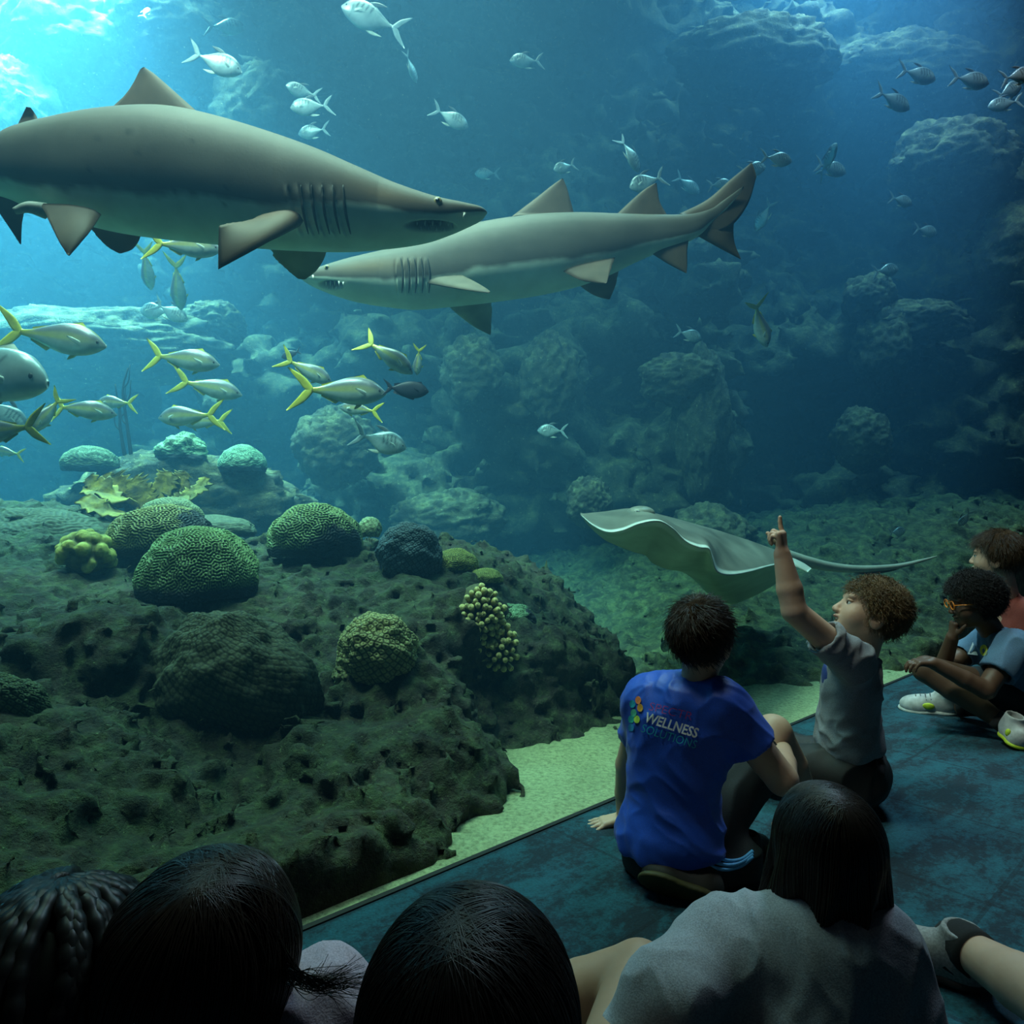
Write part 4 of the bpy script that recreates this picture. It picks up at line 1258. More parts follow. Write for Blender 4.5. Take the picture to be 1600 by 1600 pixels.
# finger corals: every finger a part
def finger_coral(spots, Y, label, seed):
    r = np.random.RandomState(seed)
    c = P(*spots['c'], Y)
    root = thing('finger_coral', label, 'coral', tuple(c))
    sx, sy = spots['r'][0] * Y / F, spots['r'][1] * Y / F
    bv, bq = ball(c + np.array([0.0, 0.07, -0.0]), (sx * .9, 0.09, sy * .92), nu=24, nv=32)
    bv = bv + nrm(c - P(800, 800, 0)) * 0 + (0.01 * fbm(bv * 22, 3))[:, None]
    mesh_obj('base', bv, bq, M_coral, root, col=np.tile([0.10, 0.095, 0.04], (len(bv), 1)))
    n = spots['n']
    for k in range(n):
        rad = math.sqrt((k + .5) / n)
        a = k * 2.399963
        ux, uz = rad * math.cos(a), rad * math.sin(a)
        if spots.get('cut') and ux * spots['cut'][0] + uz * spots['cut'][1] > spots['cut'][2]:
            continue
        dep = math.sqrt(max(0, 1 - 0.9 * rad * rad))
        d = nrm([ux * .9 + r.normal() * .12, -0.75 * dep - .15, uz * .7 + 0.35 + r.normal() * .12])
        p0 = c + np.array([ux * sx * .86, 0.07 - 0.085 * dep, uz * sy * .86])
        L = r.uniform(.030, .048)
        rr_ = r.uniform(.0095, .0135)
        pts = np.array([p0, p0 + d * L * .5, p0 + d * L * .86, p0 + d * L, p0 + d * L * 0.99, p0 + d * L * 0.85])
        rads = np.array([rr_ * .9, rr_ * .95, rr_ * 1.12, rr_ * .95, rr_ * .58, rr_ * .35])
        tv_, tf_ = tube(pts, rads, 9)
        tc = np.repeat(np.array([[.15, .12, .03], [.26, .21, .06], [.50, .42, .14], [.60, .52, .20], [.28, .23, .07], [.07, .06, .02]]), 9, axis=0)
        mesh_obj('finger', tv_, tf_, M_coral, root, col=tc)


finger_coral({'c': (742, 968), 'r': (43, 56), 'n': 78, 'cut': (-0.7, 0.72, 0.62)}, 2.95, 'cream finger coral cluster on the right shoulder of the reef', 1)
finger_coral({'c': (781, 1012), 'r': (24, 40), 'n': 34}, 2.98, 'smaller finger coral cluster just below the cream one', 2)

# elkhorn coral: flat ragged branches
root = thing('elkhorn_coral', 'ochre elkhorn coral with ragged flat branches at the back of the reef', 'coral', tuple(P(225, 790, 4.3)))
r = np.random.RandomState(9)


def horn(pts, wid, up):
    p = spline(np.array(pts, float), 26)
    t = np.gradient(p, axis=0)
    t /= np.linalg.norm(t, axis=1)[:, None]
    side = np.cross(t, np.array(up, float))
    side /= np.linalg.norm(side, axis=1)[:, None]
    nn = np.cross(side, t)
    wd = np.interp(np.linspace(0, 1, 26), np.linspace(0, 1, len(wid)), wid)
    V = []
    nw = 13
    u = np.linspace(-1, 1, nw)
    jag = [1 + 0.75 * fbm(np.stack([np.arange(26) * .8 + 9 * sg, np.full(26, r.rand() * 50), np.zeros(26)], -1), 3) for sg in (0, 1)]
    for k in range(26):
        w_ = np.where(u < 0, jag[0][k], jag[1][k]) * wd[k] * u
        th_ = 0.011 * np.sqrt(np.clip(1.04 - u ** 2, 0.02, 1))
        up_ = 0.25 * wd[k] * u ** 2
        mid = p[k] + w_[:, None] * side[k] + up_[:, None] * nn[k]
        V.append(np.concatenate([mid + th_[:, None] * nn[k], (mid - th_[:, None] * nn[k])[::-1]]))
    v_ = np.concatenate(V)
    v_ = v_ + 0.008 * np.stack([fbm(v_ * 26 + 3 * j, 2) for j in range(3)], -1)
    m_ = 2 * nw
    f_ = grid_faces(26, m_).tolist() + [list(range(m_)), list(range(25 * m_, 26 * m_))[::-1]]
    c_ = np.array([0.26, 0.19, 0.02]) * (1 + 0.7 * fbm(v_ * 16, 3))[:, None]
    mesh_obj('branch', v_, f_, M_coral, root, col=np.clip(c_, 0.03, 1))


Q = lambda a, b, d=4.3: P(a, b, d)
horn([Q(236, 818), Q(215, 792), Q(180, 775, 4.2), Q(128, 768, 4.15)], [0.036, 0.079, 0.094, 0.050], (0, -.5, 1))
horn([Q(215, 792), Q(190, 770), Q(172, 752), Q(165, 742)], [0.065, 0.094, 0.086, 0.043], (0, -1, .5))
horn([Q(240, 812), Q(246, 780), Q(262, 755), Q(270, 740)], [0.050, 0.065, 0.072, 0.065], (0, -1, .4))
horn([Q(246, 800), Q(270, 785), Q(300, 772, 4.4), Q(328, 755, 4.5)], [.06, .07, .06, .04], (0, -.6, 1))
horn([Q(232, 820), Q(195, 806, 4.1), Q(160, 798, 4.0), Q(128, 780, 4.0)], [.05, .07, .07, .05], (0, -.7, 1))
horn([Q(228, 800), Q(222, 775), Q(215, 760), Q(206, 750)], [.08, .09, .07, .05], (0, -1, .4))
horn([Q(262, 790), Q(290, 778, 4.35), Q(310, 765, 4.4), Q(322, 748, 4.45)], [.05, .05, .045, .03], (0, -1, .6))
horn([Q(190, 772), Q(170, 765, 4.2), Q(150, 756, 4.2), Q(140, 745, 4.2)], [.05, .06, .05, .03], (0, -1, .5))
horn([Q(262, 770), Q(280, 756), Q(288, 745), Q(292, 738)], [.05, .06, .05, .03], (0, -1, .3))
mesh_obj('stalk', *tube([Q(238, 850), Q(237, 825), Q(236, 800)], [.07, .055, .05], 10), plain('elkhorn_stalk', (0.14, 0.12, 0.05), 0.9), root)

# dark sea whips behind the shoal
for lab, pts in (('thin dark sea whip standing behind the yellow fish, taller one', [(205, 712, 5.1), (198, 660, 5.1), (192, 610, 5.1), (200, 575, 5.1)]),
                 ('thin dark sea whip standing behind the yellow fish, shorter one', [(195, 712, 5.15), (188, 670, 5.15), (186, 640, 5.15), (180, 600, 5.15)])):
    root = thing('sea_whip', lab, 'coral', tuple(P(*pts[0])))
    p = spline([P(*a) for a in pts], 24)
    mesh_obj('stem', *tube(p, np.linspace(.014, .005, 24), 7), plain('sea_whip_skin', (0.02, 0.018, 0.02), 0.8), root)
    for k in (7, 12, 16):
        e = p[k] + np.array([0.05 * (-1) ** k, 0, 0.17])
        mesh_obj('side_branch', *tube(spline([p[k], p[k] + np.array([0.04 * (-1) ** k, 0, 0.05]), e], 8), np.linspace(.007, .003, 8), 6), bpy.data.materials['sea_whip_skin'], root)

# ================================================================ people
def skin_tone(name, c, rough=0.5):
    w = N(name)
    k = w.coord()
    n1 = w.noise(k, 9, 4, 0.6)
    n2 = w.noise(k, 120, 3, 0.6)
    col = w.ramp(n1, [(0.3, tuple(x * 0.86 for x in c)), (0.7, tuple(min(1, x * 1.1) for x in c))])
    return w.principled(col, rough, n2, 0.12, 0.0015, **{'Subsurface Weight': 0.0, 'Specular IOR Level': 0.35})


def cloth(name, c, rough=0.85, weave=500, var=0.12, sheen=0.03):
    w = N(name)
    k = w.coord()
    n1, n2 = w.noise(k, 14, 5, 0.6), w.noise(k, weave, 2, 0.5)
    col = w.mix(0.5, w.ramp(n1, [(0.3, tuple(x * (1 - var) for x in c)), (0.7, tuple(min(1, x * (1 + var)) for x in c))]),
                w.ramp(n2, [(0.35, (0.6, 0.6, 0.6)), (0.65, (1.4, 1.4, 1.4))]), 'MULTIPLY')
    return w.principled(col, rough, n2, 0.35, 0.0012, **{'Sheen Weight': sheen})


def hair_mat(name, c, rough=0.38):
    w = N(name)
    k = w.coord()
    n1 = w.noise(k, 40, 3)
    return w.principled(w.ramp(n1, [(0.3, tuple(x * 0.6 for x in c)), (0.7, tuple(min(1, x * 1.35) for x in c))]), rough, **{'Specular IOR Level': 0.4})


SK_LIGHT = skin_tone('light_skin', (0.52, 0.33, 0.23))
SK_TAN = skin_tone('tan_skin', (0.42, 0.25, 0.16))
SK_DARK = skin_tone('dark_skin', (0.105, 0.055, 0.034))
M_sclera = plain('eye_white', (0.45, 0.45, 0.43), 0.25, bump=0)
M_iris = plain('brown_iris', (0.05, 0.03, 0.02), 0.15, bump=0)
M_shorts = cloth('black_shorts_cloth', (0.006, 0.0065, 0.0075), 0.7, sheen=0.0)
M_sock = cloth('black_sock_knit', (0.010, 0.010, 0.011), 0.95, 260)


class Head:
    def __init__(s, c, fwd, up, size=1.0):
        s.c, s.A, s.k = np.asarray(c, float), frame(fwd, up), size

    def w(s, p):
        return s.c + (np.asarray(p, float) * s.k) @ s.A

    def v(s, p):
        return np.asarray(p, float) @ s.A

    def local(s, p):
        return ((np.asarray(p) - s.c) @ s.A.T) / s.k


def head_mesh(H, neck, mouth_open=0.0, h=0.0032):
    f = Field(H.c - 0.19 * H.k, H.c + 0.19 * H.k, h)
    k = H.k
    E = lambda c, r, b=0.015, sub=False: f.ell(H.w(c), np.asarray(r) * k, b * k, H.A, sub)
    E((-.012, 0, .034), (.090, .073, .083), .02)
    E((.026, 0, -.022), (.058, .058, .076), .03)
    E((.052, 0, -.076), (.028, .030, .022), .03)
    for sg in (1, -1):
        E((.050, sg * .033, -.028), (.026, .026, .028), .025)
        E((.073, sg * .026, .026), (.013, .026, .009), .014)
        E((-.008, sg * .073, -.012), (.022, .007, .031), .008)
        E((-.002, sg * .080, -.008), (.012, .006, .018), .004, True)
        E((.084, sg * .030, .006), (.010, .015, .0075), .004, True)
        E((.090, sg * .0095, -.030), (.009, .007, .006), .006)
    f.cone(H.w((.080, 0, .010)), H.w((.0965, 0, -.025)), .007 * k, .0105 * k, .010 * k)
    E((.083, 0, -.049 + .004 * mouth_open), (.011, .022, .0055), .006)
    E((.079, 0, -.062 - .010 * mouth_open), (.011, .018, .006), .006)
    if mouth_open:
        E((.090, 0, -.0565), (.022, .019, .0065 * mouth_open), .003, True)
    f.cone(H.w((-.018, 0, -.05)), neck, .047 * k, .050 * k, .03)
    return f.mesh(1)


M_lips = plain('lip_skin', (0.30, 0.12, 0.10), 0.45)


def eyes(H, root, brow=None):
    for sg in (1, -1):
        c = H.w((.0690, sg * .030, .005))
        e = mesh_obj('eye', *ball(c, .0125 * H.k), M_sclera, root)
        mesh_obj('iris', *ball(H.w((.0760, sg * .0305, .0055)), np.array([.0068, .0078, .0078]) * H.k, H.A), M_iris, e)
        mesh_obj('upper_eyelid', *ball(H.w((.0705, sg * .030, .0125)), np.array([.0140, .0165, .0062]) * H.k, H.A), root_skin(root), root)
        if brow is not None:
            mesh_obj('eyebrow', *tube([H.w((.0845, sg * .014, .0265)), H.w((.0835, sg * .028, .0315)), H.w((.0715, sg * .045, .0275))], [.0022 * H.k, .003 * H.k, .0014 * H.k], 6), brow, root)


def root_skin(root):
    return [c for c in root.children if c.name.startswith('body')][0].data.materials[0]


def curves_obj(name, pts, rad, mat, parent):
    """Hair strands: pts (n, m, 3) world coordinates, rad (m,) or (n, m)."""
    n, m = pts.shape[:2]
    cu = bpy.data.hair_curves.new(name)
    cu.add_curves([m] * n)
    off = np.zeros(3)
    pp = parent
    while pp is not None:
        off += np.array(pp.location)
        pp = pp.parent
    cu.points.foreach_set('position', (pts - off).astype(np.float32).ravel())
    r = np.broadcast_to(np.asarray(rad, np.float32), (n, m)).ravel()
    cu.points.foreach_set('radius', np.ascontiguousarray(r))
    cu.materials.append(mat)
    return link(bpy.data.objects.new(name, cu), parent)


def matte(mat):
    m = bpy.data.materials.get(mat.name + '_base')
    if m is None:
        m = mat.copy()
        m.name = mat.name + '_base'
        b = [n for n in m.node_tree.nodes if n.type == 'BSDF_PRINCIPLED'][0]
        b.inputs['Roughness'].default_value = 0.9
        b.inputs['Specular IOR Level'].default_value = 0.05
    return m


def scalp_ok(q, front=0.068):
    line = np.interp(q[:, 0], [-.11, -.03, .01, .03, .055, .09], [-.080, -.062, -.006, .030, .056, front])
    return q[:, 2] > line


def short_hair(H, root, mat, n=4200, length=0.035, curl=0.0, lift=0.35, thick=0.012, flow=(0.6, 0, -0.8), seed=0, front=0.068, fringe=0.0, rad=0.0007, whorl=True):
    """Cap of hair following the skull, and strands that give it its edge."""
    f = Field(H.c - 0.2 * H.k, H.c + 0.2 * H.k, 0.004)
    f.ell(H.w((-.012, 0, .036)), (np.array([.090, .073, .083]) + thick) * H.k, 0.01, H.A)
    g = f.grid().reshape(-1, 3)
    q = H.local(g)
    line = np.interp(q[:, 0], [-.12, -.03, .01, .03, .055, .09], [-.078, -.058, -.003, .033, .059, front + .004])
    f.f[:] = np.maximum(f.f, ((line - q[:, 2]) * 0.7 * H.k).reshape(f.n))
    f.rough(lambda p: 0.0035 * fbm(p * 45, 3), 0.03)
    v, qd = f.mesh(1)
    hair = mesh_obj('hair', v, qd, matte(mat), root)
    r = np.random.RandomState(seed)
    i = np.arange(n * 2) + .5
    th, ph = np.arccos(1 - 2 * i / (2 * n)), np.pi * (1 + 5 ** .5) * i
    d = np.stack([np.sin(th) * np.cos(ph), np.sin(th) * np.sin(ph), np.cos(th)], -1)
    p = d * (np.array([.090, .073, .083]) + thick * .75) + np.array([-.012, 0, .036])
    ok = scalp_ok(p, front)
    p, d = p[ok], d[ok]
    cr = p - np.array([-.045, .0, .115])                  # combed away from the crown whorl
    fl = cr - (cr * d).sum(1)[:, None] * d
    fl /= np.linalg.norm(fl, axis=1)[:, None] + 1e-9
    if whorl:
        fl = fl * .85 + np.cross(d, fl) * .45
    fl = fl + 0.28 * r.normal(size=fl.shape)
    fl[:, 2] -= .15
    m = 8
    L = length * r.uniform(.6, 1.25, len(p)) * (1 + fringe * np.clip(p[:, 0] / .08, 0, 1))
    t = np.linspace(0, 1, m)
    a = r.uniform(0, 6.28, len(p))
    side = np.cross(d, fl)
    pts = p[:, None] + (fl[:, None] * t[:, None] + d[:, None] * (lift * (t - .65 * t * t) )[:, None]) * L[:, None, None]
    if curl:
        w_ = np.sin(a[:, None] + t * 9)[..., None] * side[:, None] + np.cos(a[:, None] + t * 9)[..., None] * d[:, None]
        pts = pts + curl * w_ * (t[:, None] ** .7)
    pts = H.c + (pts * H.k) @ H.A
    curves_obj('hair_strands', pts, np.linspace(1, .35, m) * rad, mat, hair)
    return hair


def long_hair(H, root, mat, drop=0.30, n=2600, part=0.0, seed=0, spread=1.0, out=0.0, sweep=(0, 0, 0), rad=0.0008, face=60, wave=0.006, puff=1.0, core=0.94):
    """Parted hair: strands run from the parting over the skull and fall; a dark core fills the mass."""
    r = np.random.RandomState(seed)
    R = np.array([.100, .088, .098]) * puff
    C0 = np.array([-.012, 0, .034])
    az = r.uniform(-np.pi, np.pi, n)
    x0 = r.uniform(-.055, .06, n)
    m = 22
    t = np.linspace(0, 1, m)
    pts = np.zeros((n, m, 3))
    sgn = np.where(np.sin(az) >= 0, 1.0, -1.0)
    back = np.cos(az) < -0.25
    # direction each strand takes off the parting
    tgt = np.stack([np.cos(az), np.sin(az)], -1)
    fr = (np.abs(np.degrees(az)) < face)
    tgt[fr] = np.stack([np.cos(np.radians(face)) * np.ones(fr.sum()), sgn[fr] * np.sin(np.radians(face))], -1)
    layer = r.uniform(core, 1.02, n)
    s0 = np.stack([np.where(back, -.03 + .4 * x0, x0), np.full(n, part) + sgn * r.uniform(-.0035, .001, n), np.zeros(n)], -1)
    s0n = np.stack([s0[:, 0] / R[0], s0[:, 1] / R[1]], -1)
    L1 = 0.16
    tot = L1 + drop * r.uniform(.72, 1.05, n)
    for k in range(m):
        s = t[k] * tot
        u = np.clip(s / L1, 0, 1)
        sm = np.sin(u * np.pi / 2)
        h2 = s0n * (1 - sm)[:, None] + tgt * sm[:, None]
        rr_ = np.minimum(np.linalg.norm(h2, axis=1), 1.0)
        hn = h2 / np.maximum(np.linalg.norm(h2, axis=1), 1e-6)[:, None] * rr_[:, None]
        z = np.sqrt(np.maximum(1 - rr_ ** 2, 0))
        q = np.stack([hn[:, 0], hn[:, 1], z], -1) * R * layer[:, None] + C0
        fall = np.maximum(s - L1, 0)
        q[:, 2] -= fall
        q[:, :2] *= (1 + out * fall / .3)[:, None]
        w_ = wave * fall / .15
        q[:, 0] += w_ * np.sin(az * 9 + fall * 30 + r.rand() * 0) * .7
        q[:, 1] += w_ * np.cos(az * 7 + fall * 26)
        pts[:, k] = q
    tops = H.c + (pts * H.k) @ H.A
    # below the jaw hair hangs with gravity whatever the tilt of the head
    fall = np.maximum(t[None] * tot[:, None] - L1, 0)
    tops += (fall ** 1.5 * 2)[..., None] * np.array(sweep)
    f = Field(tops.reshape(-1, 3).min(0) - .03, tops.reshape(-1, 3).max(0) + .03, 0.007)
    f.ell(H.w(C0), R * .91 * H.k, .01, H.A)
    axis_ = H.w((-.02, 0, -.02))
    for i in range(0, n, max(1, n // 110)):
        P_ = tops[i].copy()
        P_[:, :2] += (axis_[:2] - P_[:, :2]) * .30
        P_[:, 2] -= .004
        for k in range(8, m - 2, 3):
            f.cone(P_[k], P_[min(k + 3, m - 1)], .012 * (1 - .3 * k / m), .010 * (1 - .4 * k / m), .015)
    # keep the face free
    q = H.local(f.grid())
    fc = 0.11 - np.sqrt((((q - np.array([.13, 0, -.03])) / np.array([1, .75, 1.2])) ** 2).sum(-1))
    f.f[:] = np.maximum(f.f, fc.astype(np.float32))
    v, qd = f.mesh(2)
    hair = mesh_obj('hair', v, qd, mat, root)
    curves_obj('hair_strands', tops, np.linspace(1, .5, m) * rad, mat, hair)
    return hair


def hand(f, wrist, along_, palm, thumb, s=1.0, curls=((.2, .3, .2),) * 4, spread=0.06, thumb_in=0.3):
    """Adds a hand to field f: palm, four fingers of unequal length and a thumb from the side of the palm."""
    x, n = nrm(along_), nrm(palm)
    n = nrm(n - x * (n @ x))
    y = np.cross(n, x)
    if y @ np.asarray(thumb) < 0:
        y = -y
    L = lambda a, b, c: wrist + s * (a * x + b * y + c * n)
    for b in (-.017, 0, .017):
        f.cone(L(.0, b * .6, 0), L(.066, b * 1.15, 0), .0135 * s, .0115 * s, .012 * s)
    f.ell(L(.03, .014, .006), np.array([.024, .016, .013]) * s, .012 * s, np.stack([x, y, n]))
    base = [(.068, .0235), (.071, .0080), (.068, -.0075), (.062, -.0215)]
    lens = [(.026, .019, .015), (.029, .021, .016), (.027, .019, .015), (.021, .015, .013)]
    for i in range(4):
        a = 0.0
        d0 = nrm(x + y * spread * (1.5 - i))
        p = L(base[i][0] - .006, base[i][1], 0)
        rr_ = (.0083 if i < 3 else .0072) * s
        for j in range(3):
            a += curls[i][j]
            d = math.cos(a) * d0 + math.sin(a) * n
            q = p + d * lens[i][j] * s
            f.cone(p, q, rr_, rr_ * .92, .003 * s)
            p, rr_ = q, rr_ * .92
    p = L(.016, .020, .006)
    d = nrm(x * .75 + y * (1 - thumb_in) + n * thumb_in)
    for ln, rr_, bend in ((.030, .0105, 0), (.024, .009, .35), (.018, .008, .3)):
        d = nrm(d + bend * (x * .6 - y * .5 * thumb_in + n * .3))
        q = p + d * ln * s
        f.cone(p, q, rr_ * s, rr_ * .9 * s, .006 * s)
        p = q


def limb(parts, lo, hi, h, k=0.007, extra=None):
    f = Field(lo, hi, h)
    for pts, rad in parts:
        f.chain(pts, rad, k)
    if extra:
        extra(f)
    return f.mesh(1)


def box_of(pts, m):
    p = np.array(pts)
    return p.min(0) - m, p.max(0) + m


def wrinkle(v, q, amp, freq, axis, seed=0, gather=None):
    """Cloth folds: long soft ridges running along an axis, pushed along the normals."""
    n = normals(v, q)
    a = nrm(axis)
    p = v * freq * .62
    p = p - 0.80 * (p @ a)[:, None] * a + seed * 3.3
    w_ = fbm(p + 0.5 * np.stack([fbm(v * 5 + j * 5, 1) for j in range(3)], -1), 2, .35)
    w_ = 1.6 * (np.clip(1 - 2.1 * np.abs(w_), 0, 1) ** 1.5) - .45
    if gather is not None:
        w_ = w_ * gather(v)
    return v + n * (amp * w_)[:, None]


def body_part(root, parts, mat, torso=None):
    """Joins the skin surfaces of one figure; torso = (neck, hip) runs a trunk through the clothes so that they all meet."""
    if torso is not None:
        n_, h_ = np.asarray(torso[0], float), np.asarray(torso[1], float)
        parts = parts + [limb([([n_, n_ * .7 + h_ * .3, n_ * .3 + h_ * .7, h_], [.045, .068, .068, .07])], *box_of([n_, h_], .1), .009)]
    v, f = merge(parts)
    return mesh_obj('body', v, f, mat, root)


def shoe(root, heel, toe, up, mat, sole_mat, w_=0.04, hgt=0.075, accent=None, lace=None, sock=None):
    """Sneaker between heel and toe points (both at sole level)."""
    heel, toe = np.asarray(heel, float), np.asarray(toe, float)
    A = frame(toe - heel, up)
    L = np.linalg.norm(toe - heel)
    W = lambda a, b, c: heel + a * L * A[0] + b * A[1] + c * A[2]
    m = heel + 0
    lo, hi = box_of([W(-.1, 0, 0), W(1.1, 0, 0), W(.2, 0, .12), W(.5, .06, 0), W(.5, -.06, 0)], .05)
    f = Field(lo, hi, 0.004)
    f.ell(W(.22, 0, .035), (.30 * L, w_ * .92, hgt * .8), .02, A)
    f.ell(W(.68, 0, .025), (.33 * L, w_ * 1.08, hgt * .55), .03, A)
    f.cone(W(.16, 0, .045), W(.20, 0, hgt + .02), w_ * .85, w_ * .78, .02, cuts=[(W(0, 0, hgt + .018), A[2])])
    f.cone(W(.20, 0, hgt * .6), W(.60, 0, hgt * .55), w_ * .7, w_ * .6, .02)
    f.f[:] = np.maximum(f.f, ((W(0, 0, 0.006) - f.grid()) @ A[2]).astype(np.float32))
    f.cone(W(.18, 0, hgt + .00), W(.20, 0, hgt + .05), w_ * .62, w_ * .62, 0, sub=True)
    v, q = f.mesh(1)
    o = mesh_obj('shoe', v, q, mat, root)
    f = Field(lo, hi, 0.004)
    f.ell(W(.24, 0, .006), (.32 * L, w_ * 1.02, .022), .02, A)
    f.ell(W(.68, 0, .006), (.36 * L, w_ * 1.18, .02), .02, A)
    f.f[:] = np.maximum(f.f, ((W(0, 0, 0) - f.grid()) @ A[2]).astype(np.float32))
    v, q = f.mesh(1)
    mesh_obj('sole', v, q, sole_mat, o)
    if accent:
        for a_, sg in ((.50, 1), (.50, -1)):
            mesh_obj('side_panel', *ball(W(a_, sg * w_ * .93, hgt * .5), (.11 * L, .008, .016), A), accent, o)
        mesh_obj('heel_tab', *ball(W(-.055, 0, hgt * .55), (.012, w_ * .5, .026), A), accent, o)
    if lace:
        for k in range(5):
            a_ = .36 + .085 * k
            z = hgt * (1.02 - .55 * (a_ - .3))
            mesh_obj('lace', *tube(spline([W(a_, -w_ * .62, z - .012), W(a_ + .01, 0, z + .006), W(a_, w_ * .62, z - .012)], 9), .0028, 6), lace, o)
    return o


def hem_band(root, ring, r_, mat, name='hem'):
    return mesh_obj(name, *tube(ring, r_, 6, False), mat, root)


# ---------------------------------------------------------------- boy in the blue shirt
M_blue = cloth('royal_blue_jersey', (0.012, 0.075, 0.50), 0.5, 700, 0.08, 0.1)
boy = thing('person', 'child in a royal blue lettered T-shirt sitting with back turned, watching the ray', 'person', tuple(P(1050, 1375, 1.82)))
fw = nrm([.50, .87, 0])
lf = np.cross([0, 0, 1], fw)
H = Head(P(1098, 1000, 1.79), (.62, .78, .12), (-.02, -.06, 1), .90)
neck = P(1090, 1078, 1.80)
shL, shR = P(1014, 1092, 1.87), P(1128, 1102, 1.75)
elR, wrR = P(1222, 1218, 1.74), P(1222, 1172, 1.98)
elL, wrL = P(982, 1195, 2.02), P(976, 1280, 2.145)
knR = P(1208, 1146, 2.03)
anR = P(1262, 1250, 2.12)
knL = P(1125, 1238, 2.22)
anL = P(1150, 1215, 2.15)
parts = [head_mesh(H, neck)]
lo, hi = box_of([shR, elR, wrR], .11)
parts.append(limb([([shR, elR], [.044, .039]), ([elR, (elR + wrR) / 2, wrR], [.038, .036, .026])], lo, hi, .0045,
                  extra=lambda f: hand(f, wrR, (-.75, .35, -.35), (-.2, -.3, -.9), (.2, .8, .4), .95, ((.5, .6, .4),) * 4)))
lo, hi = box_of([wrL, wrL + np.array([-.13, .03, 0]), elL, shL], .07)
parts.append(limb([([shL, elL], [.044, .037]), ([elL, (elL + wrL) / 2, wrL + np.array([0, 0, .012])], [.036, .034, .024])], lo, hi, .003,
                  extra=lambda f: hand(f, wrL + np.array([-.004, 0, .004]), (-.97, -.10, -.16), (0, 0, -1), (.1, .9, 0), .95, ((.12, .1, .1), (.1, .1, .1), (.1, .12, .1), (.12, .12, .1)), .16, .15)))
lo, hi = box_of([knR, anR, P(1100, 1320, 1.85)], .12)
parts.append(limb([([P(1100, 1320, 1.85), knR], [.075, .054]), ([knR, knR * .55 + anR * .45 + np.array([0, -.015, 0]), anR], [.053, .047, .032])], lo, hi, .005))
lo, hi = box_of([knL, anL, P(1060, 1300, 1.9)], .11)
parts.append(limb([([P(1060, 1300, 1.9), knL], [.07, .05])], lo, hi, .006))
parts.append(limb([([P(1108, 1232, 2.28), P(1152, 1208, 2.30)], [.04, .036])], *box_of([P(1108, 1232, 2.28), P(1152, 1208, 2.30)], .08), .006))
body_part(boy, parts, SK_LIGHT, (neck, P(1050, 1320, 1.84)))
eyes(H, boy)
short_hair(H, boy, hair_mat('dark_brown_hair', (0.028, 0.017, 0.010)), 5200, .030, seed=1, lift=.34, thick=.010)
Ax = np.stack([fw, lf, [0, 0, 1.0]])
f = Field(*box_of([P(960, 1040, 1.8), P(1210, 1370, 1.8), P(1000, 1100, 2.0), P(1150, 1200, 1.6)], .06), .0048)
f.ell(P(1062, 1140, 1.81), (.092, .138, .135), .05, Ax)
f.ell(P(1053, 1225, 1.815), (.088, .120, .13), .06, Ax)
f.ell(P(1046, 1305, 1.82), (.116, .140, .10), .06, Ax, cuts=[(P(1046, 1340, 1.8), np.array([-.06, 0, -1.0]))])
f.cone(shL, shR, .056, .056, .05)
f.cone(P(1080, 1080, 1.80), P(1088, 1068, 1.80), .066, .052, .045, cuts=[(P(1088, 1066, 1.80), H.v((-.1, 0, 1)))])
for s_, e_, t_, r0, r1 in ((shR, elR, .56, .060, .058), (shL, elL, .55, .058, .056)):
    c_ = s_ * (1 - t_) + e_ * t_
    f.cone(s_, s_ * (1 - t_ - .1) + e_ * (t_ + .1), r0, r1, .035, cuts=[(c_, e_ - s_)])
    f.cone(c_ - (e_ - s_) * .06, c_ + (e_ - s_) * .2, r1 * .84, r1 * .84, 0, sub=True)
v, q = f.mesh(1)
v = wrinkle(v, q, .0062, 13, (-.55, -.2, .8), 1, lambda p: np.clip((1.0 - (p[:, 2] - .12) * 1.3), .35, 1.2))
v = wrinkle(v, q, .0025, 22, (-.75, -.2, .55), 2)
mesh_obj('shirt', v, q, M_blue, boy)
SH_BVH = BVHTree.FromPolygons([Vector(a) for a in v], q.tolist())
# shorts, folded legs and shoes
f = Field(*box_of([P(960, 1290, 1.75), P(1215, 1370, 1.75), knR, knL], .12), .0065)
f.ell(P(1050, 1340, 1.84), (.110, .134, .085), .05, Ax)
f.cone(P(1080, 1320, 1.82), knR + (P(1100, 1320, 1.85) - knR) * .12, .092, .074, .04, cuts=[(knR + (P(1100, 1320, 1.85) - knR) * .14, knR - P(1100, 1320, 1.85))])
f.cone(P(1050, 1315, 1.88), knL, .088, .064, .04)
f.cone(P(1072, 1362, 1.79), P(1158, 1345, 1.80), .062, .056, .04)
f.above()
v, q = f.mesh(1)
v = wrinkle(v, q, .005, 14, (.7, .5, .4), 5)
sho = mesh_obj('shorts', v, q, M_shorts, boy)
SB = BVHTree.FromPolygons([Vector(a) for a in v], q.tolist())


def onto(bvh, px, py, lift, Yd):
    d = nrm(P(px, py, 1.0) - np.array([0, 0, CAM_H]))
    hit = bvh.ray_cast(Vector((0, 0, CAM_H)), Vector(d))
    return (np.array(hit[0]) - d * lift) if hit[0] is not None else P(px, py, Yd)


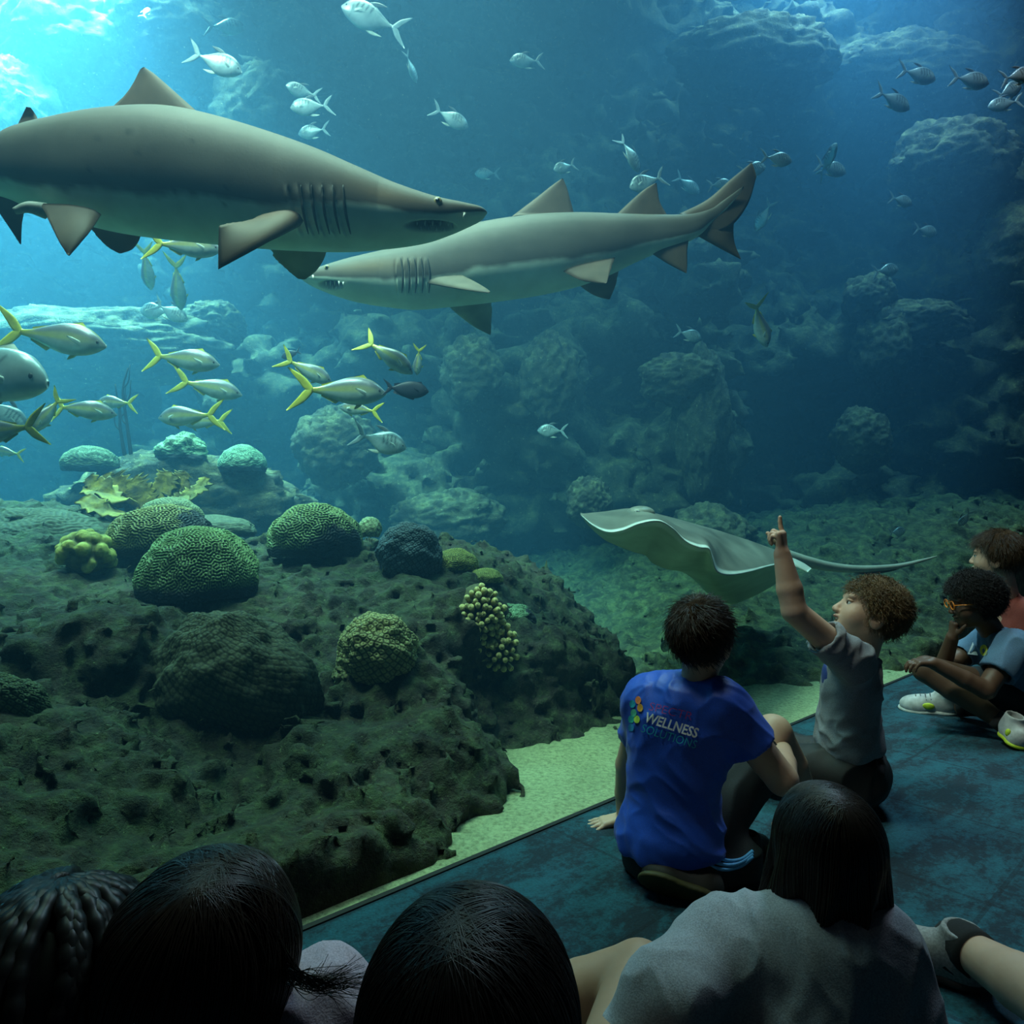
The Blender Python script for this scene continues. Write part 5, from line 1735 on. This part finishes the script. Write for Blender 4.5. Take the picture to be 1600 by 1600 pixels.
M_stripe = cloth('sky_blue_stripe', (0.10, 0.40, 0.75), 0.6)
for k in range(3):
    o_ = 9.0 * k
    path = [(1104 - .85 * o_, 1326 + .75 * o_), (1120 - .7 * o_, 1338 + .8 * o_), (1140 - .4 * o_, 1345 + .75 * o_), (1160 - .1 * o_, 1342 + .6 * o_), (1176, 1330 + .5 * o_)]
    pp = spline(np.array(path), 22)
    mesh_obj('stripe', *tube([onto(SB, a, b, .001, 1.78) for a, b in pp], .0045, 6), M_stripe, sho)
M_olive = plain('olive_rubber', (0.05, 0.045, 0.012), 0.7)
M_darkshoe = plain('dark_trainer', (0.018, 0.018, 0.016), 0.7)
shoe(boy, P(1118, 1415, 1.68), P(1000, 1374, 1.73), (-.2, .55, .45), M_darkshoe, M_olive, .040, .06)
shoe(boy, P(1160, 1362, 1.86), P(1190, 1330, 2.02), (0, 0, 1), M_darkshoe, M_olive, .040, .07, accent=M_olive)


# lettering and dots on the back of the shirt
def text_on(root, txt, a, b, size_px, mat, bold=0.0, shear=0.0, bvh=None, Yd=1.72, spacing=1.0):
    """Lettering whose baseline runs from pixel a to pixel b, laid on the cloth."""
    cu = bpy.data.curves.new('lettering', 'FONT')
    cu.body, cu.size, cu.offset, cu.resolution_u, cu.space_character = txt, 1.0, bold, 3, spacing
    to = bpy.data.objects.new('lettering', cu)
    COL.objects.link(to)
    dg_ = bpy.context.evaluated_depsgraph_get()
    dg_.update()
    me = to.evaluated_get(dg_).to_mesh()
    V = np.array([w_.co[:2] for w_ in me.vertices])
    Fc = [list(p.vertices) for p in me.polygons]
    to.evaluated_get(dg_).to_mesh_clear()
    bpy.data.objects.remove(to)
    bpy.data.curves.remove(cu)
    a, b = np.array(a, float), np.array(b, float)
    L = np.linalg.norm(b - a)
    wdt = V[:, 0].max()
    ex = (b - a) / L
    ey = np.array([ex[1] + shear, -ex[0]])
    V[:, 0] *= L / wdt
    V[:, 1] *= size_px / 0.7
    pix = a + V[:, :1] * ex + V[:, 1:] * ey
    w3 = np.array([onto(bvh, x, y, .0042, Yd) for x, y in pix])
    return mesh_obj('lettering', w3, Fc, mat, root, smooth=False)


text_on(boy, 'SPECTR', (1012, 1109), (1080, 1126), 13, plain('red_violet_print', (0.32, 0.03, 0.16), 0.6, bump=0), -.012, .05, SH_BVH)
text_on(boy, 'WELLNESS', (1006, 1127), (1088, 1153), 15, plain('white_print', (0.80, 0.84, 0.80), 0.6, bump=0), .022, .05, SH_BVH)
text_on(boy, 'SOLUTIONS', (1000, 1143), (1086, 1170), 13, plain('teal_print', (0.02, 0.42, 0.50), 0.6, bump=0), -.008, .05, SH_BVH)
for x, y, c in ((997, 1094, (.75, .20, .05)), (1000, 1106, (.75, .36, .04)), (988, 1100, (.02, .35, .45)), (990, 1114, (.10, .50, .30)), (995, 1124, (.45, .60, .06)), (986, 1124, (.02, .40, .35)), (986, 1137, (.02, .22, .45))):
    ang = np.linspace(0, 6.283, 20, endpoint=False)
    w3 = np.array([onto(SH_BVH, x + 4.6 * math.cos(t), y + 6.2 * math.sin(t), .0042, 1.76) for t in ang])
    mesh_obj('printed_dot', w3, [list(range(20))], plain('dot_print', c, 0.6, bump=0), boy, smooth=False)

# ---------------------------------------------------------------- boy pointing
M_grey = cloth('heather_grey_jersey', (0.20, 0.21, 0.23), 0.9, 420)
pt = thing('person', 'fair curly haired child in a grey T-shirt pointing up at the ray', 'person', tuple(P(1335, 1275, 2.26)))
H = Head(P(1358, 961, 2.25), (-.86, .22, .42), (.40, .05, .92), 1.02)
fw = nrm([-.95, .28, 0])
Ax = frame(fw, (0.02, 0, 1))
neck = P(1342, 1032, 2.27)
sh1, el1, wr1 = P(1334, 1036, 2.14), P(1241, 955, 2.10), P(1222, 866, 2.12)
sh2, el2, wr2 = P(1325, 1020, 2.40), P(1350, 1110, 2.44), P(1335, 1190, 2.46)
parts = [head_mesh(H, neck, 1.0)]


def pointing(f):
    hand(f, wr1, (-.06, .0, 1), (-.75, .64, 0), (.72, .55, .1), .92,
         ((.30, -.22, -.12), (1.15, 1.25, .7), (1.3, 1.3, .7), (1.35, 1.3, .7)), .02, .75)


lo, hi = box_of([sh1, el1, wr1, wr1 + np.array([0, 0, .16])], .055)
parts.append(limb([([sh1, el1], [.046, .037]), ([el1, el1 * .62 + wr1 * .38, wr1], [.036, .037, .0245])], lo, hi, .0031, extra=pointing))
lo, hi = box_of([sh2, el2, wr2], .1)
parts.append(limb([([sh2, el2, wr2], [.042, .036, .026])], lo, hi, .006, extra=lambda f: hand(f, wr2, (-.3, 0, -.9), (-.6, -.6, 0), (0, -1, 0), .95)))
kn1, kn2 = P(1190, 1182, 2.38), P(1180, 1162, 2.54)
an1, an2 = P(1112, 1200, 2.46), P(1105, 1182, 2.62)
lo, hi = box_of([kn1, an1, kn2, an2], .1)
parts.append(limb([([kn1, an1], [.052, .034]), ([kn2, an2], [.052, .034])], lo, hi, .007))
body_part(pt, parts, SK_LIGHT, (neck, P(1330, 1203, 2.28)))
eyes(H, pt, hair_mat('fair_brow_hair', (0.12, 0.075, 0.035)))
for z_ in (-.0475, -.0735):
    mesh_obj('lip', *ball(H.w((.0855, 0, z_)), np.array([.0085, .020, .0042]) * H.k, H.A), M_lips, pt)
mesh_obj('teeth', *ball(H.w((.079, 0, -.0515)), np.array([.006, .014, .0035]) * H.k, H.A), M_tooth, pt)
short_hair(H, pt, hair_mat('dark_blond_hair', (0.15, 0.095, 0.040)), 6000, .027, curl=.0045, lift=.34, thick=.007, seed=3, fringe=.15, rad=.0009)
f = Field(*box_of([P(1270, 980, 2.2), P(1395, 1200, 2.2), P(1330, 1000, 2.48), P(1330, 1100, 2.02)], .05), .0048)
f.ell(P(1328, 1072, 2.265), (.086, .128, .120), .05, Ax)
f.ell(P(1326, 1130, 2.27), (.088, .118, .115), .05, Ax)
f.ell(P(1328, 1168, 2.275), (.098, .125, .07), .05, Ax, cuts=[(P(1326, 1172, 2.27), (.33, 0, -1))])
f.cone(sh1, sh2, .054, .052, .05)
f.cone(P(1338, 1044, 2.27), P(1342, 1026, 2.27), .066, .053, .04, cuts=[(P(1342, 1024, 2.27), (.35, 0, 1))])
for s_, e_, t_, r0, r1 in ((sh1, el1, .52, .060, .060), (sh2, el2, .55, .056, .054)):
    c_ = s_ * (1 - t_) + e_ * t_
    f.cone(s_, s_ * (1 - t_ - .1) + e_ * (t_ + .1), r0, r1, .035, cuts=[(c_, e_ - s_)])
    f.cone(c_ - (e_ - s_) * .06, c_ + (e_ - s_) * .2, r1 * .85, r1 * .85, 0, sub=True)
v, q = f.mesh(1)
v = wrinkle(v, q, .006, 14, (.55, 0, .8), 3)
v = wrinkle(v, q, .003, 22, (.8, 0, .5), 4)
mesh_obj('shirt', v, q, M_grey, pt)
SB2 = BVHTree.FromPolygons([Vector(a) for a in v], q.tolist())
ch_n = np.array(SB2.ray_cast(Vector(P(1328, 1062, 2.25)) , Vector(fw))[0] or P(1290, 1060, 2.25))
mesh_obj('chest_print', *ball(ch_n - fw * .012, (.014, .045, .05), Ax), cloth('navy_print', (0.01, 0.03, 0.16), 0.7), pt)
f = Field(*box_of([P(1320, 1180, 2.27), kn1, kn2, P(1380, 1260, 2.3)], .13), .0065)
f.ell(P(1330, 1203, 2.275), (.115, .132, .095), .05, Ax)
f.cone(P(1330, 1215, 2.21), kn1, .086, .066, .04)
f.cone(P(1325, 1205, 2.36), kn2, .086, .066, .04)
f.above()
v, q = f.mesh(1)
v = wrinkle(v, q, .007, 13, (.3, .2, .9), 6)
mesh_obj('shorts', v, q, M_shorts, pt)
for an in (an1, an2):
    shoe(pt, (an[0] + .04, an[1], .004), (an[0] - .15, an[1] + .05, .004), (0, 0, 1), M_darkshoe, M_olive)

# ---------------------------------------------------------------- boy with glasses, cross legged
M_slate = cloth('slate_blue_jersey', (0.075, 0.15, 0.24), 0.85, 420)
gb = thing('person', 'child with orange rimmed glasses and pale blue T-shirt sitting cross legged by the window', 'person', tuple(P(1580, 1150, 3.0)))
H = Head(P(1522, 942, 3.08), (-.95, .20, -.16), (-.12, 0, 1), 1.0)
fw = nrm([-.92, .22, 0])
neck = P(1552, 990, 3.12)
sh1, el1, wr1 = P(1585, 1010, 2.96), P(1540, 1078, 2.90), P(1458, 1036, 2.94)
sh2, el2, wr2 = P(1540, 1000, 3.26), P(1472, 1046, 3.22), P(1488, 996, 3.12)
hip = P(1610, 1095, 3.1)
kn1, an1 = P(1448, 1046, 3.10), P(1556, 1122, 2.93)
kn2, an2 = P(1655, 1100, 3.0), P(1505, 1106, 3.24)
parts = [head_mesh(H, neck)]
lo, hi = box_of([sh1, el1, wr1], .12)
parts.append(limb([([sh1, el1], [.044, .038]), ([el1, el1 * .6 + wr1 * .4, wr1], [.038, .036, .026])], lo, hi, .0042, extra=lambda f: hand(f, wr1, (-.9, .0, .05), (0, .1, -1), (0, .9, 0), 1.0, ((.35, .7, .5),) * 4)))
lo, hi = box_of([sh2, el2, wr2], .12)
parts.append(limb([([sh2, el2], [.044, .038]), ([el2, wr2], [.037, .026])], lo, hi, .0048, extra=lambda f: hand(f, wr2, (.05, -.05, 1), (.8, -.2, .3), (-.2, -.9, .2), .95, ((.9, 1.2, .8),) * 4)))
lo, hi = box_of([hip, kn1, an1, kn2, an2], .1)
parts.append(limb([([hip, kn1], [.082, .060]), ([kn1, kn1 * .6 + an1 * .4, an1], [.058, .054, .036]), ([hip, kn2], [.082, .062]), ([kn2, kn2 * .6 + an2 * .4, an2], [.060, .054, .037])], lo, hi, .0055))
body_part(gb, parts, SK_DARK, (neck, hip))
eyes(H, gb)
short_hair(H, gb, hair_mat('black_coily_hair', (0.007, 0.006, 0.006), .6), 5200, .022, curl=.007, lift=1.3, thick=.022, seed=5, rad=.0009, whorl=False)
Ax = frame(fw, (-.25, 0, 1))
f = Field(*box_of([P(1490, 960, 3.1), P(1650, 1110, 3.1), P(1560, 1000, 3.36), P(1560, 1000, 2.84)], .06), .0055)
f.ell(P(1572, 1035, 3.12), (.092, .135, .13), .05, Ax)
f.ell(P(1592, 1085, 3.12), (.095, .130, .11), .05, Ax)
f.cone(sh1, sh2, .056, .054, .05)
f.cone(P(1558, 1005, 3.12), P(1552, 988, 3.12), .066, .054, .04, cuts=[(P(1552, 986, 3.12), (-.25, 0, 1))])
for s_, e_, t_, r0, r1 in ((sh1, el1, .62, .066, .066), (sh2, el2, .55, .058, .058)):
    c_ = s_ * (1 - t_) + e_ * t_
    f.cone(s_, s_ * (1 - t_ - .1) + e_ * (t_ + .1), r0, r1, .035, cuts=[(c_, e_ - s_)])
    f.cone(c_ - (e_ - s_) * .06, c_ + (e_ - s_) * .2, r1 * .85, r1 * .85, 0, sub=True)
v, q = f.mesh(1)
v = wrinkle(v, q, .006, 13, (.5, 0, .8), 7)
mesh_obj('shirt', v, q, M_slate, gb)
f = Field(*box_of([hip, hip + (kn1 - hip) * .5, hip + (kn2 - hip) * .5], .14), .007)
f.ell(hip, (.12, .13, .10), .04)
f.cone(hip, hip + (kn1 - hip) * .5, .10, .082, .04)
f.cone(hip, hip + (kn2 - hip) * .5, .10, .082, .04)
f.above()
mesh_obj('shorts', *f.mesh(1), M_shorts, gb)
SB3 = BVHTree.FromPolygons([Vector(a) for a in v], q.tolist())
M_white = plain('white_trainer', (0.42, 0.43, 0.42), 0.6, var=.35, scale=22)
M_lime = plain('lime_panel', (0.50, 0.62, 0.03), 0.6)
M_sole = plain('pale_sole', (0.42, 0.44, 0.42), 0.7)
shoe(gb, P(1494, 1113, 3.30), P(1406, 1106, 3.40), (0.0, -.25, .9), M_white, M_sole, .046, .085, accent=M_lime, lace=plain('grey_lace', (0.12, 0.12, 0.12), 0.8))
shoe(gb, P(1568, 1146, 2.90), P(1600, 1172, 2.80), (.1, -.35, .8), M_white, M_lime, .044, .085, accent=M_lime)
mesh_obj('sock', *tube([an2 + (an2 - kn2) * -.04, an2 + (an2 - kn2) * .06], [.040, .042], 16), M_sock, gb)
mesh_obj('sock', *tube([an1 + (an1 - kn1) * -.02, an1 + (an1 - kn1) * .12], [.040, .042], 16), M_sock, gb)
# glasses
M_frame = plain('orange_frame', (0.75, 0.20, 0.02), 0.35)
gl = mesh_obj('glasses', *merge([tube([H.w((.098, s_ * .031 + .022 * math.cos(t), .006 + .018 * math.sin(t))) for t in np.linspace(0, 6.283, 22)], .0028, 6, False) for s_ in (1, -1)]
                                + [tube([H.w((.099, .009, .010)), H.w((.104, 0, .012)), H.w((.099, -.009, .010))], .0026, 6)]
                                + [tube([H.w((.097, s_ * .053, .010)), H.w((.06, s_ * .072, .010)), H.w((-.005, s_ * .080, .008))], .0026, 6) for s_ in (1, -1)]), M_frame, gb)
# chest print: a white peak and a yellow patch
w3 = [onto(SB3, x, y, .008, 3.0) for x, y in ((1520, 1003), (1512, 1022), (1528, 1024))]
mesh_obj('peak_print', w3, [[0, 1, 2]], plain('peak_print_white', (0.7, 0.72, 0.7), 0.7, bump=0), gb, smooth=False)
w3 = [onto(SB3, 1537 + 6 * math.cos(t), 1016 + 9 * math.sin(t), .008, 3.0) for t in np.linspace(0, 6.283, 16, endpoint=False)]
mesh_obj('yellow_print', w3, [list(range(16))], plain('yellow_print_ink', (0.55, 0.55, 0.04), 0.7, bump=0), gb, smooth=False)

# ---------------------------------------------------------------- boy behind him
M_red = cloth('rust_red_jersey', (0.25, 0.055, 0.04), 0.85)
rb = thing('person', 'brown haired child in a rust red shirt behind the child with glasses', 'person', tuple(P(1600, 1090, 3.62)))
H = Head(P(1557, 872, 3.55), (-.72, .68, .05), (0, 0, 1), 1.1)
neck = P(1572, 930, 3.58)
body_part(rb, [head_mesh(H, neck, h=.004), limb([([P(1560, 1075, 3.6), P(1500, 1070, 3.85)], [.07, .05]), ([P(1600, 1075, 3.6), P(1660, 1080, 3.8)], [.07, .05])], *box_of([P(1490, 1080, 3.6), P(1670, 1060, 3.9)], .1), .009)], SK_LIGHT, (neck, P(1585, 1070, 3.6)))
eyes(H, rb)
short_hair(H, rb, hair_mat('brown_hair', (0.045, 0.026, 0.013)), 3800, .034, seed=8, thick=.016)
Ax = frame((-.72, .69, 0), (0, 0, 1))
f = Field(*box_of([P(1540, 920, 3.6), P(1660, 1080, 3.6), P(1600, 1000, 3.8), P(1600, 1000, 3.4)], .06), .007)
f.ell(P(1590, 985, 3.6), (.095, .14, .14), .05, Ax)
f.ell(P(1590, 1040, 3.6), (.10, .135, .12), .05, Ax)
f.cone(P(1560, 955, 3.70), P(1610, 955, 3.50), .055, .055, .05)
f.cone(P(1574, 945, 3.59), P(1572, 928, 3.58), .066, .052, .04)
for a, b in ((P(1612, 960, 3.50), P(1635, 1030, 3.42)), (P(1560, 955, 3.70), P(1545, 1020, 3.75))):
    f.cone(a, b, .06, .05, .04)
v, q = f.mesh(1)
v = wrinkle(v, q, .006, 13, (.4, 0, .8), 9)
mesh_obj('shirt', v, q, M_red, rb)


# ---------------------------------------------------------------- children in the foreground
def seated_torso(root, shoulderL, shoulderR, neck, hipc, mat, r=.06, depth=.095, arms=(), seed=0, amp=.006, h=.0055, top=None):
    pts = [shoulderL, shoulderR, neck, hipc] + [p for a in arms for p in a[0]]
    f = Field(*box_of(pts, .16), h)
    mid = (np.asarray(shoulderL) + shoulderR) / 2
    lat = nrm(np.asarray(shoulderL) - shoulderR)
    ax = frame(np.cross(lat, [0, 0, 1]), [0, 0, 1])
    wd = np.linalg.norm(np.asarray(shoulderL) - shoulderR) / 2
    f.cone(shoulderL, shoulderR, r * .95, r * .95, .05)
    f.ell(mid * .62 + hipc * .38, (depth, wd * 1.02, .14), .06, ax)
    f.ell(mid * .2 + np.asarray(hipc) * .8, (depth * 1.15, wd * 1.0, .12), .06, ax)
    f.cone(mid * .55 + np.asarray(neck) * .45, neck, r * 1.05, r * .86, .04)
    for pa, ra in arms:
        f.chain(pa, ra, .035)
    f.above()
    v, q = f.mesh(1)
    v = wrinkle(v, q, amp, 14, (.5, .2, .8), seed)
    v = wrinkle(v, q, amp * .5, 22, (-.5, .2, .8), seed + 1)
    return mesh_obj('shirt', v, q, mat, root)


# girl in the grey sweatshirt
gg = thing('person', 'long dark haired child in a grey sweatshirt leaning on one arm, back to the camera', 'person', tuple(P(1250, 1700, 1.1)))
H = Head(P(1284, 1338, 1.10), (-.28, .95, .06), (.05, -.12, 1), .88)
sL, sR = P(1130, 1478, 1.09), P(1368, 1490, 1.04)
nk = P(1270, 1430, 1.08)
hipc = np.array([.44, 1.05, .10])
armL = [sL, P(1045, 1555, 1.02), np.array([.12, 1.0, .12]), np.array([.09, .99, .04])]
armR = [sR, P(1398, 1600, 1.02), np.array([.60, 1.12, .11])]
body_part(gg, [head_mesh(H, nk), limb([([armL[2], armL[3]], [.03, .026])], *box_of(armL[2:], .1), .005, extra=lambda f: hand(f, armL[3], (-.9, .2, -.1), (0, 0, -1), (0, .9, 0), .95)),
               limb([([armR[2] - np.array([.02, 0, 0]), armR[2] + np.array([-.03, .06, -.02])], [.028, .025])], *box_of([armR[2]], .14), .005, extra=lambda f: hand(f, armR[2] + np.array([-.03, .06, -.02]), (-.3, .9, -.1), (0, 0, -1), (-.9, 0, 0), .95)),
               limb([([hipc, np.array([.60, 1.30, .13]), np.array([.46, 1.40, .05])], [.09, .055, .035])], *box_of([hipc, (.60, 1.30, .13), (.46, 1.4, .05)], .1), .01)], SK_LIGHT, (nk, hipc))
eyes(H, gg)
M_sweat = cloth('heather_sweatshirt', (0.30, 0.30, 0.33), 0.95, 420, .10)
seated_torso(gg, sL, sR, nk, hipc, M_sweat, .066, .105, [(armL[:3], [.066, .060, .045]), (armR, [.066, .058, .045])], 11, .0045)
hood = [P(1190, 1440, 1.02), P(1215, 1425, .99), P(1255, 1440, .98), P(1300, 1448, .97), P(1345, 1445, .99)]
long_hair(H, gg, hair_mat('dark_brown_long_hair', (0.020, 0.013, 0.010), .35), .245, 4600, .012, 21, out=.05, wave=.016, rad=.0009)
f = Field(*box_of([hipc, (.60, 1.30, .13)], .14), .009)
f.cone(hipc, hipc + (np.array([.60, 1.30, .13]) - hipc) * .7, .12, .085, .03)
f.ell(hipc, (.14, .13, .1), .03)
f.above()
mesh_obj('shorts', *f.mesh(1), M_shorts, gg)

# child at the bottom centre: back of a dark head, one bare knee
cg = thing('person', 'dark haired child seen from behind at the bottom centre, one bare knee bent', 'person', (-.02, .62, 0))
H = Head(P(736, 1640, .66), (.12, .98, .04), (0, -.10, 1), 1.1)
sL, sR, nk, hipc = np.array([-.17, .68, .28]), np.array([.10, .66, .29]), np.array([-.03, .65, .34]), np.array([-.02, .64, .09])
kn, an = P(1000, 1522, 1.14), P(770, 1590, 1.20)
elb, wrs = np.array([.14, .78, .20]), np.array([.06, .92, .16])
body_part(cg, [head_mesh(H, nk), limb([([sR, elb, wrs], [.042, .036, .025])], *box_of([sR, elb, wrs], .12), .006, extra=lambda f: hand(f, wrs, (-.7, .5, -.2), (0, 0, -1), (-.5, -.5, 0), .95)),
               limb([([np.array([.05, .74, .11]), kn], [.078, .050]), ([kn, kn * .62 + an * .38, an], [.049, .047, .033])], *box_of([(.05, .74, .11), kn, an], .1), .0055),
               limb([([np.array([-.08, .70, .11]), np.array([-.10, 1.00, .12]), np.array([.08, 1.03, .05])], [.08, .05, .035])], *box_of([(-.08, .70, .12), (-.1, 1.0, .1), (.1, 1.05, .05)], .1), .008)], SK_TAN, (nk, hipc))
eyes(H, cg)
M_darktee = cloth('dark_jersey', (0.02, 0.022, 0.028), 0.85)
seated_torso(cg, sL, sR, nk, hipc, M_darktee, .058, .09, [([sL, np.array([-.22, .70, .24]), np.array([-.2, .85, .17])], [.056, .048, .036]), ([sR, sR * .5 + elb * .5], [.056, .052])], 13)
M_blackhair = hair_mat('black_brown_hair', (0.013, 0.009, 0.008), .36)
long_hair(H, cg, M_blackhair, .22, 3600, .006, 23, out=.10, wave=.003, rad=.00075, puff=1.04)
f = Field(*box_of([hipc, (.05, .66, .12), kn * .4 + np.array([.05, .72, .12]) * .6], .14), .008)
f.ell(hipc, (.14, .12, .1), .03)
f.cone((.05, .70, .11), kn * .3 + np.array([.05, .70, .11]) * .7, .088, .078, .03)
f.cone((-.08, .66, .11), (-.16, .75, .11), .09, .08, .03)
f.above()
mesh_obj('shorts', *f.mesh(1), M_shorts, cg)
shoe(cg, (an[0] + .03, an[1], .004), (an[0] - .15, an[1] + .06, .004), (0, 0, 1), M_darkshoe, M_olive)

# child with tied back hair and pink shirt
pg = thing('person', 'child with glossy tied back brown hair and pale pink shirt at lower left', 'person', (-.28, .66, 0))
H = Head(P(318, 1530, .70), (.35, .93, -.05), (.26, -.10, 1), .95)
sL, sR, nk, hipc = np.array([-.40, .73, .32]), np.array([-.155, .655, .475]), P(330, 1650, .72), np.array([-.28, .70, .09])
sR = P(500, 1585, .74)
M_pink = cloth('pale_pink_jersey', (0.50, 0.38, 0.46), 0.9)
body_part(pg, [head_mesh(H, nk), limb([([hipc, np.array([-.42, .98, .12]), np.array([-.28, 1.14, .05])], [.08, .05, .035]), ([hipc, np.array([-.25, 1.02, .12]), np.array([-.40, 1.12, .05])], [.08, .05, .035])], *box_of([hipc, (-.45, .95, .1), (-.1, 1.15, .05)], .1), .01)], SK_LIGHT, (nk, hipc))
eyes(H, pg)
seated_torso(pg, sL, sR, nk, hipc, M_pink, .052, .09, [([sL, np.array([-.44, .76, .26])], [.054, .048]), ([sR, sR + np.array([.03, .05, -.13])], [.052, .048])], 15)
M_brownhair = hair_mat('glossy_brown_hair', (0.022, 0.013, 0.009), .3)
long_hair(H, pg, M_brownhair, .25, 3800, .0, 25, out=.0, wave=.004, sweep=(-.05, 0, 0), rad=.00075, puff=1.05)
# loose lock blown over the shoulder
r = np.random.RandomState(4)
base = []
for _ in range(150):
    g = r.normal(size=5)
    base.append(spline([P(405 + g[0] * 14, 1470 + g[1] * 14, .66), P(446 + g[0] * 7, 1512 + g[1] * 12, .67), P(492 + g[2] * 8, 1536 + g[3] * 10, .67), P(548 + g[2] * 26, 1530 + g[4] * 20, .68)], 14))
curves_obj('hair_strands', np.array(base)[:90], np.linspace(1, .4, 14) * .0005, M_brownhair, pg.children[-1] if pg.children[-1].name.startswith('hair') else pg)
f = Field(*box_of([hipc, (-.4, .85, .1), (-.18, .85, .1)], .13), .009)
f.ell(hipc, (.14, .12, .1), .03)
f.cone(hipc, (-.36, .81, .11), .09, .085, .03)
f.cone(hipc, (-.2, .83, .11), .09, .085, .03)
f.above()
mesh_obj('shorts', *f.mesh(1), M_shorts, pg)

# child with braids at the corner
bg = thing('person', 'child with black braided hair at the bottom left corner', 'person', (-.46, .62, 0))
H = Head(P(100, 1595, .68), (.30, .95, -.10), (-.05, -.05, 1), 1.0)
sL, sR, nk, hipc = np.array([-.56, .70, .30]), np.array([-.34, .66, .30]), np.array([-.44, .68, .35]), np.array([-.46, .66, .09])
body_part(bg, [head_mesh(H, nk), limb([([hipc, np.array([-.66, .88, .12]), np.array([-.54, 1.0, .05])], [.08, .05, .035])], *box_of([hipc, (-.66, .88, .1), (-.5, 1.0, .05)], .1), .01)], SK_DARK, (nk, hipc))
eyes(H, bg)
seated_torso(bg, sL, sR, nk, hipc, cloth('teal_print_tee', (0.03, 0.16, 0.20), 0.85), .055, .09, [([sL, np.array([-.62, .70, .22])], [.054, .045]), ([sR, np.array([-.30, .66, .22])], [.054, .045])], 17)
M_braid = hair_mat('black_braid_hair', (0.010, 0.009, 0.009), .42)
v, q = ball(H.w((-.012, 0, .036)), np.array([.094, .078, .088]) * H.k, H.A, 30, 40)
hb_ = mesh_obj('hair', v, q, M_braid, bg)
r = np.random.RandomState(6)
for k in range(46):
    az = -math.pi + 2 * math.pi * (k + .5) / 46 + r.normal() * .05
    bow = r.normal() * .25
    if abs(az) < .7:
        continue
    out_ = []
    for s in np.linspace(0.02, 1, 60):
        u = min(1, s / .5)
        a = u * math.pi * .56
        az_ = az + bow * math.sin(u * 3.14)
        d = np.array([math.cos(az_) * math.sin(a), math.sin(az_) * math.sin(a), math.cos(a)])
        p = d * np.array([.102, .087, .097]) + np.array([-.012, 0, .036])
        fall = max(0, s - .5) * .42
        p = p + np.array([math.cos(az) * .10 * fall, math.sin(az) * .10 * fall, -fall])
        out_.append(H.w(p))
    c_ = np.array(out_)
    s = np.linspace(0, 1, 60)
    rad = .0072 * (1 + .35 * np.abs(np.sin(s * 48 + k))) * np.where(s < .05, .7, 1) * (1 - .3 * s)
    mesh_obj('braid', *tube(c_, rad, 8), M_braid, hb_)
f = Field(*box_of([hipc, (-.55, .75, .1)], .13), .009)
f.ell(hipc, (.14, .12, .1), .03)
f.cone(hipc, (-.56, .76, .11), .09, .085, .03)
f.above()
mesh_obj('shorts', *f.mesh(1), M_shorts, bg)

# child beyond the right edge, one leg stretched into view
lg = thing('person', 'child beyond the right edge with a bare leg, black sock and grey shoe in view', 'person', (1.28, 1.0, 0))
an, kn, hipc = P(1500, 1476, 1.42), P(1660, 1578, 1.20), np.array([1.25, 1.02, .11])
H = Head((1.30, .98, .62), (-.5, .85, 0), (0, 0, 1), 1.05)
nk = np.array([1.30, .99, .50])
body_part(lg, [head_mesh(H, nk, h=.005), limb([([hipc, kn], [.09, .056]), ([kn, kn * .62 + an * .38, an], [.055, .050, .034])], *box_of([hipc, kn, an], .1), .0055),
               limb([([hipc, np.array([1.10, 1.32, .12]), np.array([1.3, 1.45, .05])], [.08, .055, .035])], *box_of([hipc, (1.1, 1.32, .12), (1.3, 1.45, .05)], .1), .009)], SK_LIGHT, (nk, hipc))
eyes(H, lg)
short_hair(H, lg, bpy.data.materials['brown_hair'], 1500, .03, seed=9)
seated_torso(lg, np.array([1.18, 1.04, .43]), np.array([1.42, .95, .43]), nk, hipc, bpy.data.materials['heather_grey_jersey'], .058, .09, [([np.array([1.18, 1.04, .43]), np.array([1.12, 1.08, .28])], [.056, .048]), ([np.array([1.42, .95, .43]), np.array([1.5, 1.0, .28])], [.056, .048])], 19, h=.008)
M_gshoe = cloth('grey_knit_shoe', (0.24, 0.23, 0.23), 0.8, 200)
A_ = nrm((an - kn) * np.array([1, 1, .2]))
hl = np.array([an[0] + .035, an[1] - .02, .012])
shoe(lg, hl, hl + np.array([-.155, .10, 0]), (-.05, -.15, 1), M_gshoe, plain('dark_outsole', (0.02, 0.02, 0.022), 0.7), .044, .09)
mesh_obj('sock', *tube(spline([kn + (an - kn) * .80, an, an + (an - kn) * .06 + np.array([-.01, 0, -.035])], 8), np.linspace(.046, .049, 8), 18), M_sock, lg)
f = Field(*box_of([hipc, hipc + (kn - hipc) * .5], .14), .009)
f.ell(hipc, (.13, .13, .1), .03)
f.cone(hipc, hipc + (kn - hipc) * .55, .10, .082, .03)
f.above()
mesh_obj('shorts', *f.mesh(1), M_shorts, lg)
